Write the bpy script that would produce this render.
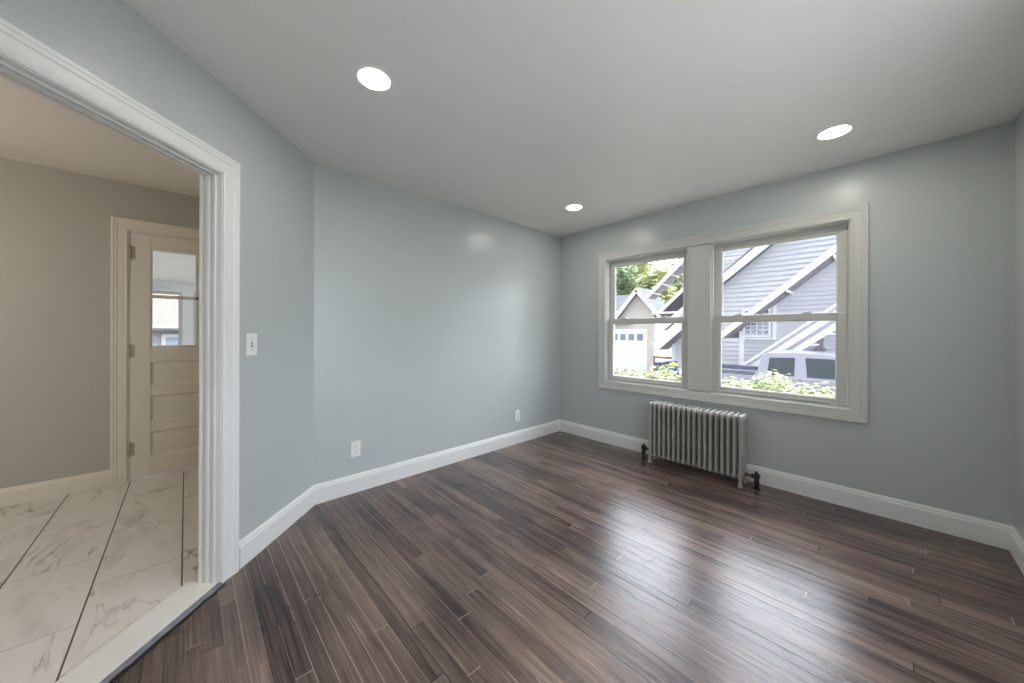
import bpy, bmesh, math, random
from mathutils import Vector, Matrix
for o in list(bpy.data.objects):
    bpy.data.objects.remove(o)
SC = bpy.context.scene
COL = SC.collection
R = math.radians
random.seed(7)

# ------------------------------------------------------------------ camera
FPX, CX, CY = 346.688, 510.21, 332.566
YAW, ROLL, CAMH = 46.914, -0.19, 1.2299
cam = bpy.data.cameras.new('camera')
camera = bpy.data.objects.new('camera', cam)
COL.objects.link(camera)
cam.sensor_fit = 'HORIZONTAL'
cam.sensor_width = 36.0
cam.lens = FPX / 1024 * 36
cam.shift_x = (512 - CX) / 1024
cam.shift_y = (CY - 341.5) / 1024
cam.clip_start = 0.02
cam.clip_end = 300
camera.matrix_world = (Matrix.Translation((0, 0, CAMH)) @ Matrix.Rotation(R(YAW), 4, 'Z')
                       @ Matrix.Rotation(R(90), 4, 'X') @ Matrix.Rotation(R(-ROLL), 4, 'Z'))
SC.camera = camera

# ------------------------------------------------------------------ sky, sun, exposure
SKY = 1.0
SUN = 0.8
LAMP = 98.0
world = bpy.data.worlds.new('overcast_sky')
SC.world = world
world.use_nodes = True
wn, wl = world.node_tree.nodes, world.node_tree.links
wn.clear()
w_out = wn.new('ShaderNodeOutputWorld')
w_bg = wn.new('ShaderNodeBackground')
w_tc = wn.new('ShaderNodeTexCoord')
w_dot = wn.new('ShaderNodeVectorMath'); w_dot.operation = 'DOT_PRODUCT'
w_dot.inputs[1].default_value = Vector((-0.15, 0.72, 0.68)).normalized()
w_map = wn.new('ShaderNodeMapRange'); w_map.interpolation_type = 'SMOOTHSTEP'
w_map.inputs['From Min'].default_value = 0.35
w_map.inputs['From Max'].default_value = 0.95
w_map.inputs['To Min'].default_value = 1.75
w_map.inputs['To Max'].default_value = 12.5
wl.new(w_tc.outputs['Generated'], w_dot.inputs[0])
wl.new(w_dot.outputs['Value'], w_map.inputs['Value'])
w_dot2 = wn.new('ShaderNodeVectorMath'); w_dot2.operation = 'DOT_PRODUCT'
w_dot2.inputs[1].default_value = Vector((0.90, 0.28, 0.25)).normalized()
w_map2 = wn.new('ShaderNodeMapRange'); w_map2.interpolation_type = 'SMOOTHSTEP'
w_map2.inputs['From Min'].default_value = 0.10
w_map2.inputs['From Max'].default_value = 0.98
w_map2.inputs['To Min'].default_value = 0.0
w_map2.inputs['To Max'].default_value = 5.2
wl.new(w_tc.outputs['Generated'], w_dot2.inputs[0])
wl.new(w_dot2.outputs['Value'], w_map2.inputs['Value'])
w_add = wn.new('ShaderNodeMath'); w_add.operation = 'ADD'
wl.new(w_map.outputs['Result'], w_add.inputs[0]); wl.new(w_map2.outputs['Result'], w_add.inputs[1])
wl.new(w_add.outputs[0], w_bg.inputs['Strength'])
w_bg.inputs['Color'].default_value = (0.83 * SKY, 0.895 * SKY, 1.0 * SKY, 1)
wl.new(w_bg.outputs[0], w_out.inputs[0])

sun_data = bpy.data.lights.new('sun', 'SUN')
sun_data.energy = SUN
sun_data.angle = R(6)
sun_data.color = (1.0, 0.96, 0.90)
sun = bpy.data.objects.new('sun', sun_data)
COL.objects.link(sun)
sun.rotation_euler = Vector((0.35, 0.50, -0.95)).to_track_quat('-Z', 'Y').to_euler()
sun.location = (0, -10, 12)

def window_portal(name, loc, direction, sx, sy):
    d = bpy.data.lights.new(name, 'AREA')
    d.shape = 'RECTANGLE'; d.size = sx; d.size_y = sy
    d.cycles.is_portal = True
    o = bpy.data.objects.new(name, d)
    COL.objects.link(o)
    o.location = loc
    o.rotation_euler = Vector(direction).to_track_quat('-Z', 'Z').to_euler()
window_portal('window_portal', (-1.14, 3.66, 1.36), (0, -1, 0), 2.0, 1.4)
window_portal('window_portal', (0.70, 1.05, 1.36), (-1, 0, 0), 2.0, 1.5)
window_portal('window_portal', (-0.02, -1.64, 1.26), (0, 1, 0), 0.84, 1.76)

SC.view_settings.view_transform = 'Standard'
SC.view_settings.look = 'None'
SC.view_settings.gamma = 1.0
SC.view_settings.use_curve_mapping = False
SC.view_settings.exposure = 0.0
cy = SC.cycles
cy.use_denoising = True
cy.max_bounces = 12
cy.diffuse_bounces = 6
cy.glossy_bounces = 4
cy.transparent_max_bounces = 16
cy.sample_clamp_indirect = 6.0
cy.caustics_reflective = False
cy.caustics_refractive = False

# ------------------------------------------------------------------ materials
def nodes_of(name):
    m = bpy.data.materials.new(name)
    m.use_nodes = True
    nt = m.node_tree
    return m, nt.nodes, nt.links, nt.nodes['Principled BSDF']

def lin(r, g, b):
    f = lambda v: (v / 255 / 12.92) if v / 255 <= 0.04045 else ((v / 255 + 0.055) / 1.055) ** 2.4
    return (f(r), f(g), f(b), 1)

def paint(name, rgb, rough=0.5, spec=0.5, bump=0.0, scale=60, metal=0.0, vary=0.0, vscale=3.0):
    m, n, l, b = nodes_of(name)
    b.inputs['Base Color'].default_value = lin(*rgb)
    b.inputs['Roughness'].default_value = rough
    b.inputs['Specular IOR Level'].default_value = spec
    b.inputs['Metallic'].default_value = metal
    tc = n.new('ShaderNodeTexCoord')
    if vary:
        nz = n.new('ShaderNodeTexNoise'); nz.inputs['Scale'].default_value = vscale
        nz.inputs['Detail'].default_value = 5
        l.new(tc.outputs['Object'], nz.inputs['Vector'])
        hv = n.new('ShaderNodeHueSaturation')
        hv.inputs['Color'].default_value = lin(*rgb)
        mr = n.new('ShaderNodeMapRange')
        mr.inputs['From Min'].default_value = 0.3; mr.inputs['From Max'].default_value = 0.7
        mr.inputs['To Min'].default_value = 1 - vary; mr.inputs['To Max'].default_value = 1 + vary
        l.new(nz.outputs['Fac'], mr.inputs['Value'])
        l.new(mr.outputs['Result'], hv.inputs['Value'])
        l.new(hv.outputs['Color'], b.inputs['Base Color'])
    if bump:
        nb = n.new('ShaderNodeTexNoise'); nb.inputs['Scale'].default_value = scale
        nb.inputs['Detail'].default_value = 3
        l.new(tc.outputs['Object'], nb.inputs['Vector'])
        bp = n.new('ShaderNodeBump'); bp.inputs['Strength'].default_value = bump
        bp.inputs['Distance'].default_value = 0.002
        l.new(nb.outputs['Fac'], bp.inputs['Height'])
        l.new(bp.outputs['Normal'], b.inputs['Normal'])
    return m

def math_node(n, op, a=None, b=None):
    q = n.new('ShaderNodeMath'); q.operation = op
    for i, v in enumerate((a, b)):
        if isinstance(v, (int, float)): q.inputs[i].default_value = v
    return q

def wood_floor():
    m, n, l, b = nodes_of('dark_stained_oak')
    W, L = 0.057, 1.7
    tc = n.new('ShaderNodeTexCoord')
    sp = n.new('ShaderNodeSeparateXYZ'); l.new(tc.outputs['Object'], sp.inputs[0])
    yd = math_node(n, 'DIVIDE', None, W); l.new(sp.outputs['Y'], yd.inputs[0])
    row = math_node(n, 'FLOOR'); l.new(yd.outputs[0], row.inputs[0])
    wr = n.new('ShaderNodeTexWhiteNoise'); wr.noise_dimensions = '1D'; l.new(row.outputs[0], wr.inputs['W'])
    off = math_node(n, 'MULTIPLY', None, 7.0); l.new(wr.outputs['Value'], off.inputs[0])
    xd = math_node(n, 'DIVIDE', None, L); l.new(sp.outputs['X'], xd.inputs[0])
    xo = math_node(n, 'ADD'); l.new(xd.outputs[0], xo.inputs[0]); l.new(off.outputs[0], xo.inputs[1])
    colm = math_node(n, 'FLOOR'); l.new(xo.outputs[0], colm.inputs[0])
    cmb = n.new('ShaderNodeCombineXYZ'); l.new(row.outputs[0], cmb.inputs[0]); l.new(colm.outputs[0], cmb.inputs[1])
    rnd = n.new('ShaderNodeTexWhiteNoise'); rnd.noise_dimensions = '3D'; l.new(cmb.outputs[0], rnd.inputs['Vector'])
    # stretched grain, shifted per board
    shf = n.new('ShaderNodeVectorMath'); shf.operation = 'SCALE'; shf.inputs['Scale'].default_value = 40
    l.new(rnd.outputs['Color'], shf.inputs[0])
    mp = n.new('ShaderNodeMapping'); mp.inputs['Scale'].default_value = (1.6, 42, 1)
    l.new(tc.outputs['Object'], mp.inputs['Vector'])
    add = n.new('ShaderNodeVectorMath'); add.operation = 'ADD'
    l.new(mp.outputs[0], add.inputs[0]); l.new(shf.outputs[0], add.inputs[1])
    gr = n.new('ShaderNodeTexNoise'); gr.inputs['Scale'].default_value = 1.0; gr.inputs['Detail'].default_value = 6
    gr.inputs['Roughness'].default_value = 0.65; gr.inputs['Distortion'].default_value = 0.6
    l.new(add.outputs[0], gr.inputs['Vector'])
    # large stain patches
    mp2 = n.new('ShaderNodeMapping'); mp2.inputs['Scale'].default_value = (0.9, 1.6, 1)
    l.new(tc.outputs['Object'], mp2.inputs['Vector'])
    pt = n.new('ShaderNodeTexNoise'); pt.inputs['Scale'].default_value = 1.6; pt.inputs['Detail'].default_value = 4
    l.new(mp2.outputs[0], pt.inputs['Vector'])
    a1 = math_node(n, 'MULTIPLY', None, 0.18); l.new(rnd.outputs['Value'], a1.inputs[0])
    a2 = math_node(n, 'MULTIPLY', None, 0.55); l.new(gr.outputs['Fac'], a2.inputs[0])
    a3 = math_node(n, 'MULTIPLY', None, 0.62); l.new(pt.outputs['Fac'], a3.inputs[0])
    mp3 = n.new('ShaderNodeMapping'); mp3.inputs['Scale'].default_value = (5.0, 190, 1)
    l.new(tc.outputs['Object'], mp3.inputs['Vector'])
    fine = n.new('ShaderNodeTexNoise'); fine.inputs['Scale'].default_value = 1.0; fine.inputs['Detail'].default_value = 4
    l.new(mp3.outputs[0], fine.inputs['Vector'])
    a4 = math_node(n, 'MULTIPLY_ADD', None, 0.34); a4.inputs[2].default_value = -0.17; l.new(fine.outputs['Fac'], a4.inputs[0])
    s1 = math_node(n, 'ADD'); l.new(a1.outputs[0], s1.inputs[0]); l.new(a2.outputs[0], s1.inputs[1])
    s2 = math_node(n, 'ADD'); l.new(s1.outputs[0], s2.inputs[0]); l.new(a3.outputs[0], s2.inputs[1])
    cr = n.new('ShaderNodeValToRGB')
    e = cr.color_ramp.elements
    e[0].position = 0.44; e[0].color = lin(36, 29, 28)
    e[1].position = 0.95; e[1].color = lin(144, 122, 108)
    k = cr.color_ramp.elements.new(0.62); k.color = lin(82, 68, 63)
    k = cr.color_ramp.elements.new(0.78); k.color = lin(112, 94, 85)
    s3 = math_node(n, 'ADD'); l.new(s2.outputs[0], s3.inputs[0]); l.new(a4.outputs[0], s3.inputs[1])
    l.new(s3.outputs[0], cr.inputs[0])
    # seams between boards
    def seam(src, width):
        fr = math_node(n, 'FRACT'); l.new(src, fr.inputs[0])
        c = math_node(n, 'SUBTRACT', None, 0.5); l.new(fr.outputs[0], c.inputs[0])
        ab = math_node(n, 'ABSOLUTE'); l.new(c.outputs[0], ab.inputs[0])
        g = math_node(n, 'GREATER_THAN', None, 0.5 - width); l.new(ab.outputs[0], g.inputs[0])
        return g.outputs[0]
    sm = math_node(n, 'MAXIMUM')
    l.new(seam(yd.outputs[0], 0.024), sm.inputs[0]); l.new(seam(xo.outputs[0], 0.001), sm.inputs[1])
    # some seams hold pale filler, most are dark
    fz = math_node(n, 'MULTIPLY', None, 0.6); l.new(pt.outputs['Fac'], fz.inputs[0])
    fy = math_node(n, 'ADD'); l.new(fz.outputs[0], fy.inputs[0]); l.new(wr.outputs['Value'], fy.inputs[1])
    fill = math_node(n, 'GREATER_THAN', None, 0.80); l.new(fy.outputs[0], fill.inputs[0])
    sc_ = n.new('ShaderNodeMix'); sc_.data_type = 'RGBA'
    sc_.inputs['A'].default_value = lin(20, 16, 15); sc_.inputs['B'].default_value = lin(158, 138, 122)
    l.new(fill.outputs[0], sc_.inputs['Factor'])
    mx = n.new('ShaderNodeMix'); mx.data_type = 'RGBA'
    l.new(sm.outputs[0], mx.inputs['Factor']); l.new(cr.outputs[0], mx.inputs['A']); l.new(sc_.outputs['Result'], mx.inputs['B'])
    l.new(mx.outputs['Result'], b.inputs['Base Color'])
    rr = n.new('ShaderNodeMapRange')
    rr.inputs['From Min'].default_value = 0.3; rr.inputs['From Max'].default_value = 0.7
    rr.inputs['To Min'].default_value = 0.13; rr.inputs['To Max'].default_value = 0.28
    l.new(gr.outputs['Fac'], rr.inputs['Value']); l.new(rr.outputs['Result'], b.inputs['Roughness'])
    hs = math_node(n, 'MULTIPLY', None, -0.8); l.new(sm.outputs[0], hs.inputs[0])
    hh = math_node(n, 'ADD'); l.new(hs.outputs[0], hh.inputs[0]); l.new(gr.outputs['Fac'], hh.inputs[1])
    hf_ = math_node(n, 'MULTIPLY', None, 0.5); l.new(fine.outputs['Fac'], hf_.inputs[0])
    h3 = math_node(n, 'ADD'); l.new(hh.outputs[0], h3.inputs[0]); l.new(hf_.outputs[0], h3.inputs[1]); hh = h3
    bp = n.new('ShaderNodeBump'); bp.inputs['Strength'].default_value = 0.6; bp.inputs['Distance'].default_value = 0.0024
    l.new(hh.outputs[0], bp.inputs['Height']); l.new(bp.outputs['Normal'], b.inputs['Normal'])
    b.inputs['Specular IOR Level'].default_value = 0.6
    b.inputs['IOR'].default_value = 1.5
    return m

def marble(name, tiles=True):
    m, n, l, b = nodes_of(name)
    tc = n.new('ShaderNodeTexCoord')
    src = tc.outputs['Object']
    base = lin(226, 222, 217)
    if tiles:
        W, L = 0.317, 0.61
        sp = n.new('ShaderNodeSeparateXYZ'); l.new(src, sp.inputs[0])
        y0 = math_node(n, 'ADD', None, 0.012 + W * 20); l.new(sp.outputs['Y'], y0.inputs[0])
        yd = math_node(n, 'DIVIDE', None, W); l.new(y0.outputs[0], yd.inputs[0])
        row = math_node(n, 'FLOOR'); l.new(yd.outputs[0], row.inputs[0])
        md = math_node(n, 'MODULO', None, 2.0); l.new(row.outputs[0], md.inputs[0])
        hf = math_node(n, 'MULTIPLY', None, 0.5); l.new(md.outputs[0], hf.inputs[0])
        x0 = math_node(n, 'ADD', None, 2.30 + L * 10); l.new(sp.outputs['X'], x0.inputs[0])
        xd = math_node(n, 'DIVIDE', None, L); l.new(x0.outputs[0], xd.inputs[0])
        xo = math_node(n, 'ADD'); l.new(xd.outputs[0], xo.inputs[0]); l.new(hf.outputs[0], xo.inputs[1])
        colm = math_node(n, 'FLOOR'); l.new(xo.outputs[0], colm.inputs[0])
        cmb = n.new('ShaderNodeCombineXYZ'); l.new(row.outputs[0], cmb.inputs[0]); l.new(colm.outputs[0], cmb.inputs[1])
        rnd = n.new('ShaderNodeTexWhiteNoise'); l.new(cmb.outputs[0], rnd.inputs['Vector'])
        shf = n.new('ShaderNodeVectorMath'); shf.operation = 'SCALE'; shf.inputs['Scale'].default_value = 25
        l.new(rnd.outputs['Color'], shf.inputs[0])
        add = n.new('ShaderNodeVectorMath'); add.operation = 'ADD'
        l.new(src, add.inputs[0]); l.new(shf.outputs[0], add.inputs[1])
        src2 = add.outputs[0]
    else:
        src2 = src
    mp = n.new('ShaderNodeMapping'); mp.inputs['Rotation'].default_value = (0, 0, R(-28)); mp.inputs['Scale'].default_value = (1.1, 3.2, 1)
    l.new(src2, mp.inputs['Vector'])
    v = n.new('ShaderNodeTexNoise'); v.inputs['Scale'].default_value = 1.3; v.inputs['Detail'].default_value = 7
    v.inputs['Roughness'].default_value = 0.55; v.inputs['Distortion'].default_value = 1.1
    l.new(mp.outputs[0], v.inputs['Vector'])
    c = math_node(n, 'SUBTRACT', None, 0.5); l.new(v.outputs['Fac'], c.inputs[0])
    ab = math_node(n, 'ABSOLUTE'); l.new(c.outputs[0], ab.inputs[0])
    cr = n.new('ShaderNodeValToRGB')
    e = cr.color_ramp.elements
    e[0].position = 0.0; e[0].color = (0.75, 0.75, 0.75, 1)
    e[1].position = 0.03; e[1].color = (0, 0, 0, 1)
    k = e.new(0.010); k.color = (0.32, 0.32, 0.32, 1)
    l.new(ab.outputs[0], cr.inputs[0])
    # veins break up and fade in and out
    nz = n.new('ShaderNodeTexNoise'); nz.inputs['Scale'].default_value = 3.0; nz.inputs['Detail'].default_value = 3
    l.new(src2, nz.inputs['Vector'])
    mr = n.new('ShaderNodeMapRange'); mr.inputs['From Min'].default_value = 0.46; mr.inputs['From Max'].default_value = 0.62
    l.new(nz.outputs['Fac'], mr.inputs['Value'])
    vm = math_node(n, 'MULTIPLY'); l.new(cr.outputs[0], vm.inputs[0]); l.new(mr.outputs[0], vm.inputs[1])
    cl = n.new('ShaderNodeTexNoise'); cl.inputs['Scale'].default_value = 2.2; cl.inputs['Detail'].default_value = 5
    l.new(mp.outputs[0], cl.inputs['Vector'])
    cm = n.new('ShaderNodeMapRange'); cm.inputs['From Min'].default_value = 0.52; cm.inputs['From Max'].default_value = 0.78
    cm.inputs['To Max'].default_value = 0.5
    l.new(cl.outputs['Fac'], cm.inputs['Value'])
    m1 = n.new('ShaderNodeMix'); m1.data_type = 'RGBA'; m1.inputs['A'].default_value = base
    m1.inputs['B'].default_value = lin(160, 155, 150)
    l.new(cm.outputs[0], m1.inputs['Factor'])
    m2 = n.new('ShaderNodeMix'); m2.data_type = 'RGBA'; m2.inputs['B'].default_value = lin(108, 92, 78)
    l.new(vm.outputs[0], m2.inputs['Factor']); l.new(m1.outputs['Result'], m2.inputs['A'])
    out = m2.outputs['Result']
    if tiles:
        def seam(s, width):
            fr = math_node(n, 'FRACT'); l.new(s, fr.inputs[0])
            c2 = math_node(n, 'SUBTRACT', None, 0.5); l.new(fr.outputs[0], c2.inputs[0])
            a2 = math_node(n, 'ABSOLUTE'); l.new(c2.outputs[0], a2.inputs[0])
            g = math_node(n, 'GREATER_THAN', None, 0.5 - width); l.new(a2.outputs[0], g.inputs[0])
            return g.outputs[0]
        m3 = n.new('ShaderNodeMix'); m3.data_type = 'RGBA'; m3.inputs['B'].default_value = lin(92, 86, 80)
        l.new(seam(yd.outputs[0], 0.010), m3.inputs['Factor']); l.new(out, m3.inputs['A'])
        m4 = n.new('ShaderNodeMix'); m4.data_type = 'RGBA'; m4.inputs['B'].default_value = lin(130, 124, 117)
        l.new(seam(xo.outputs[0], 0.0022), m4.inputs['Factor']); l.new(m3.outputs['Result'], m4.inputs['A'])
        out = m4.outputs['Result']
    l.new(out, b.inputs['Base Color'])
    b.inputs['Roughness'].default_value = 0.22
    return m

def glass(name, tint=(1, 1, 1), gloss=0.03):
    m = bpy.data.materials.new(name); m.use_nodes = True
    n, l = m.node_tree.nodes, m.node_tree.links
    n.clear()
    o = n.new('ShaderNodeOutputMaterial')
    t = n.new('ShaderNodeBsdfTransparent'); t.inputs[0].default_value = (*tint, 1)
    g = n.new('ShaderNodeBsdfGlossy'); g.inputs['Roughness'].default_value = 0.02
    mx = n.new('ShaderNodeMixShader'); mx.inputs[0].default_value = gloss
    l.new(t.outputs[0], mx.inputs[1]); l.new(g.outputs[0], mx.inputs[2]); l.new(mx.outputs[0], o.inputs[0])
    return m

def lamp_mat(name, rgb, strength):
    m, n, l, b = nodes_of(name)
    b.inputs['Base Color'].default_value = (0.9, 0.9, 0.9, 1)
    b.inputs['Emission Color'].default_value = (*rgb, 1)
    b.inputs['Emission Strength'].default_value = strength
    return m

def leafy(name, c0, c1):
    m, n, l, b = nodes_of(name)
    tc = n.new('ShaderNodeTexCoord')
    nz = n.new('ShaderNodeTexNoise'); nz.inputs['Scale'].default_value = 7.0; nz.inputs['Detail'].default_value = 3
    l.new(tc.outputs['Object'], nz.inputs['Vector'])
    cr = n.new('ShaderNodeValToRGB')
    cr.color_ramp.elements[0].position = 0.35; cr.color_ramp.elements[0].color = lin(*c0)
    cr.color_ramp.elements[1].position = 0.65; cr.color_ramp.elements[1].color = lin(*c1)
    l.new(nz.outputs['Fac'], cr.inputs[0]); l.new(cr.outputs[0], b.inputs['Base Color'])
    b.inputs['Roughness'].default_value = 0.55
    b.inputs['Transmission Weight'].default_value = 0.0
    b.inputs['Subsurface Weight'].default_value = 0.0
    return m

def shingles(name, rgb):
    m, n, l, b = nodes_of(name)
    tc = n.new('ShaderNodeTexCoord')
    br = n.new('ShaderNodeTexBrick')
    br.inputs['Scale'].default_value = 1.0
    br.inputs['Brick Width'].default_value = 0.3; br.inputs['Row Height'].default_value = 0.14
    br.inputs['Mortar Size'].default_value = 0.006
    c = lin(*rgb)
    br.inputs['Color1'].default_value = c
    br.inputs['Color2'].default_value = tuple(v * 0.8 for v in c[:3]) + (1,)
    br.inputs['Mortar'].default_value = tuple(v * 0.55 for v in c[:3]) + (1,)
    l.new(tc.outputs['Object'], br.inputs['Vector']); l.new(br.outputs['Color'], b.inputs['Base Color'])
    b.inputs['Roughness'].default_value = 0.9
    return m

M = {
    'floor': wood_floor(),
    'tile': marble('marble_tile'),
    'saddle': paint('white_marble_saddle', (226, 224, 220), 0.2, vary=0.05, vscale=5),
    'caulk': paint('grey_saddle_edge', (120, 120, 126), 0.35, vary=0.3, vscale=25),
    'tar': paint('dark_floor_gap', (26, 23, 22), 0.5, vary=0.3, vscale=30),
    'wall': paint('blue_grey_wall_paint', (183, 189, 188), 0.31, 0.45, bump=0.12, scale=90),
    'kwall': paint('grey_kitchen_wall_paint', (182, 179, 170), 0.45, 0.4, bump=0.1, scale=90),
    'ceiling': paint('white_ceiling_paint', (226, 224, 221), 0.45, 0.35, bump=0.12, scale=40, vary=0.015, vscale=1.2),
    'kceiling': paint('kitchen_ceiling_paint', (226, 220, 212), 0.55, 0.3, bump=0.1, scale=40),
    'trim': paint('white_gloss_trim_paint', (224, 225, 223), 0.42, 0.5, bump=0.06, scale=25),
    'wtrim_shaded': paint('shaded_window_trim_paint', (198, 199, 194), 0.5, 0.4, bump=0.06, scale=25),  # white trim made greyer: backlit shade put into the colour
    'sash': paint('white_vinyl', (194, 194, 188), 0.45, 0.5),
    'door': paint('cream_door_paint', (226, 219, 206), 0.35, 0.5, bump=0.15, scale=30),
    'hinge': paint('painted_hinge', (176, 168, 150), 0.35, metal=0.4),
    'gap': paint('dark_gap', (38, 35, 33), 0.8),
    'glass': glass('window_glass'),
    'lamp': lamp_mat('lamp_lens', (1.0, 0.93, 0.84), LAMP),
    'added_lamp': lamp_mat('added_lamp_glow', (1.0, 0.91, 0.80), 38.0),  # glow of the globe added in the tiled room
    'lampring': paint('lamp_ring', (232, 231, 228), 0.4),
    'plate': paint('white_plastic', (232, 232, 228), 0.3),
    'slot': paint('dark_slot', (60, 58, 56), 0.6),
    'screw': paint('screw_head', (190, 188, 182), 0.3, metal=0.6),
    'radiator': paint('grey_radiator_paint', (160, 158, 151), 0.42, bump=0.25, scale=60, vary=0.08, vscale=14),
    'iron': paint('dark_iron_pipe', (44, 40, 38), 0.45, metal=0.5, vary=0.3, vscale=20),
    'brass': paint('tarnished_brass', (120, 84, 62), 0.45, metal=0.6, vary=0.3, vscale=30),
    # outside
    'siding': paint('pale_grey_siding', (212, 212, 217), 0.6, vary=0.02),
    'siding_cool': paint('cool_grey_siding', (200, 200, 207), 0.6, vary=0.02),
    'siding_grey': paint('darkened_grey_siding', (124, 124, 130), 0.7, vary=0.04),  # far house colour darkened to offset the strong side light on it
    'trim_grey': paint('darkened_white_trim', (158, 158, 160), 0.6, vary=0.04),  # white trim darkened the same way, against the strong side light
    'siding_tan': paint('tan_garage_siding', (208, 199, 193), 0.6, vary=0.02),
    'outtrim': paint('white_exterior_trim', (236, 236, 238), 0.5),
    'soffit': paint('grey_soffit_boards', (138, 132, 136), 0.7, vary=0.1, vscale=4),
    'shingle': shingles('grey_roof_shingle', (92, 96, 104)),
    'shingle_tan': shingles('tan_roof_shingle', (130, 108, 98)),
    'garage_door': paint('white_garage_door', (236, 236, 236), 0.45),
    'outglass': paint('dark_window_glass', (120, 130, 150), 0.08, 0.9, metal=0.0),
    'truck': paint('silver_truck_paint', (150, 149, 160), 0.25, 0.6, metal=0.15),
    'truckdark': paint('dark_bed_rail', (92, 98, 112), 0.4, vary=0.2, vscale=6),
    'truckglass': paint('tinted_truck_glass', (52, 60, 64), 0.05, 0.6),
    'rubber': paint('black_rubber', (30, 30, 32), 0.8),
    'chrome': paint('chrome', (210, 212, 216), 0.15, metal=1.0),
    'redlens': paint('red_tail_light', (150, 22, 22), 0.2),
    'hedge': leafy('hedge_leaf', (140, 152, 102), (198, 200, 158)),
    'tree': leafy('tree_leaf', (124, 138, 92), (214, 214, 160)),
    'tree2': leafy('grey_green_leaf', (116, 132, 104), (190, 200, 164)),
    'bark': paint('bark', (112, 98, 88), 0.9, vary=0.25, vscale=6),
    'lawn': paint('lawn_grass', (128, 131, 112), 0.9, vary=0.2, vscale=2),
    'asphalt': paint('grey_asphalt', (128, 127, 128), 0.9, vary=0.08, vscale=3),
    'concrete': paint('pale_concrete', (224, 221, 216), 0.85, vary=0.06, vscale=2),
    'blue': paint('blue_plastic', (66, 96, 176), 0.45, vary=0.1),
    'darkbin': paint('dark_blue_grey_plastic', (64, 72, 96), 0.5, vary=0.1),
    'yellow': paint('yellow_sacking', (226, 206, 76), 0.6, vary=0.12, vscale=9),
    'white': paint('white_sacking', (240, 240, 240), 0.6),
    'wood': paint('brown_beam_wood', (150, 112, 92), 0.7, vary=0.15, vscale=8),
}

# ------------------------------------------------------------------ mesh helpers
ORG = {}

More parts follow.
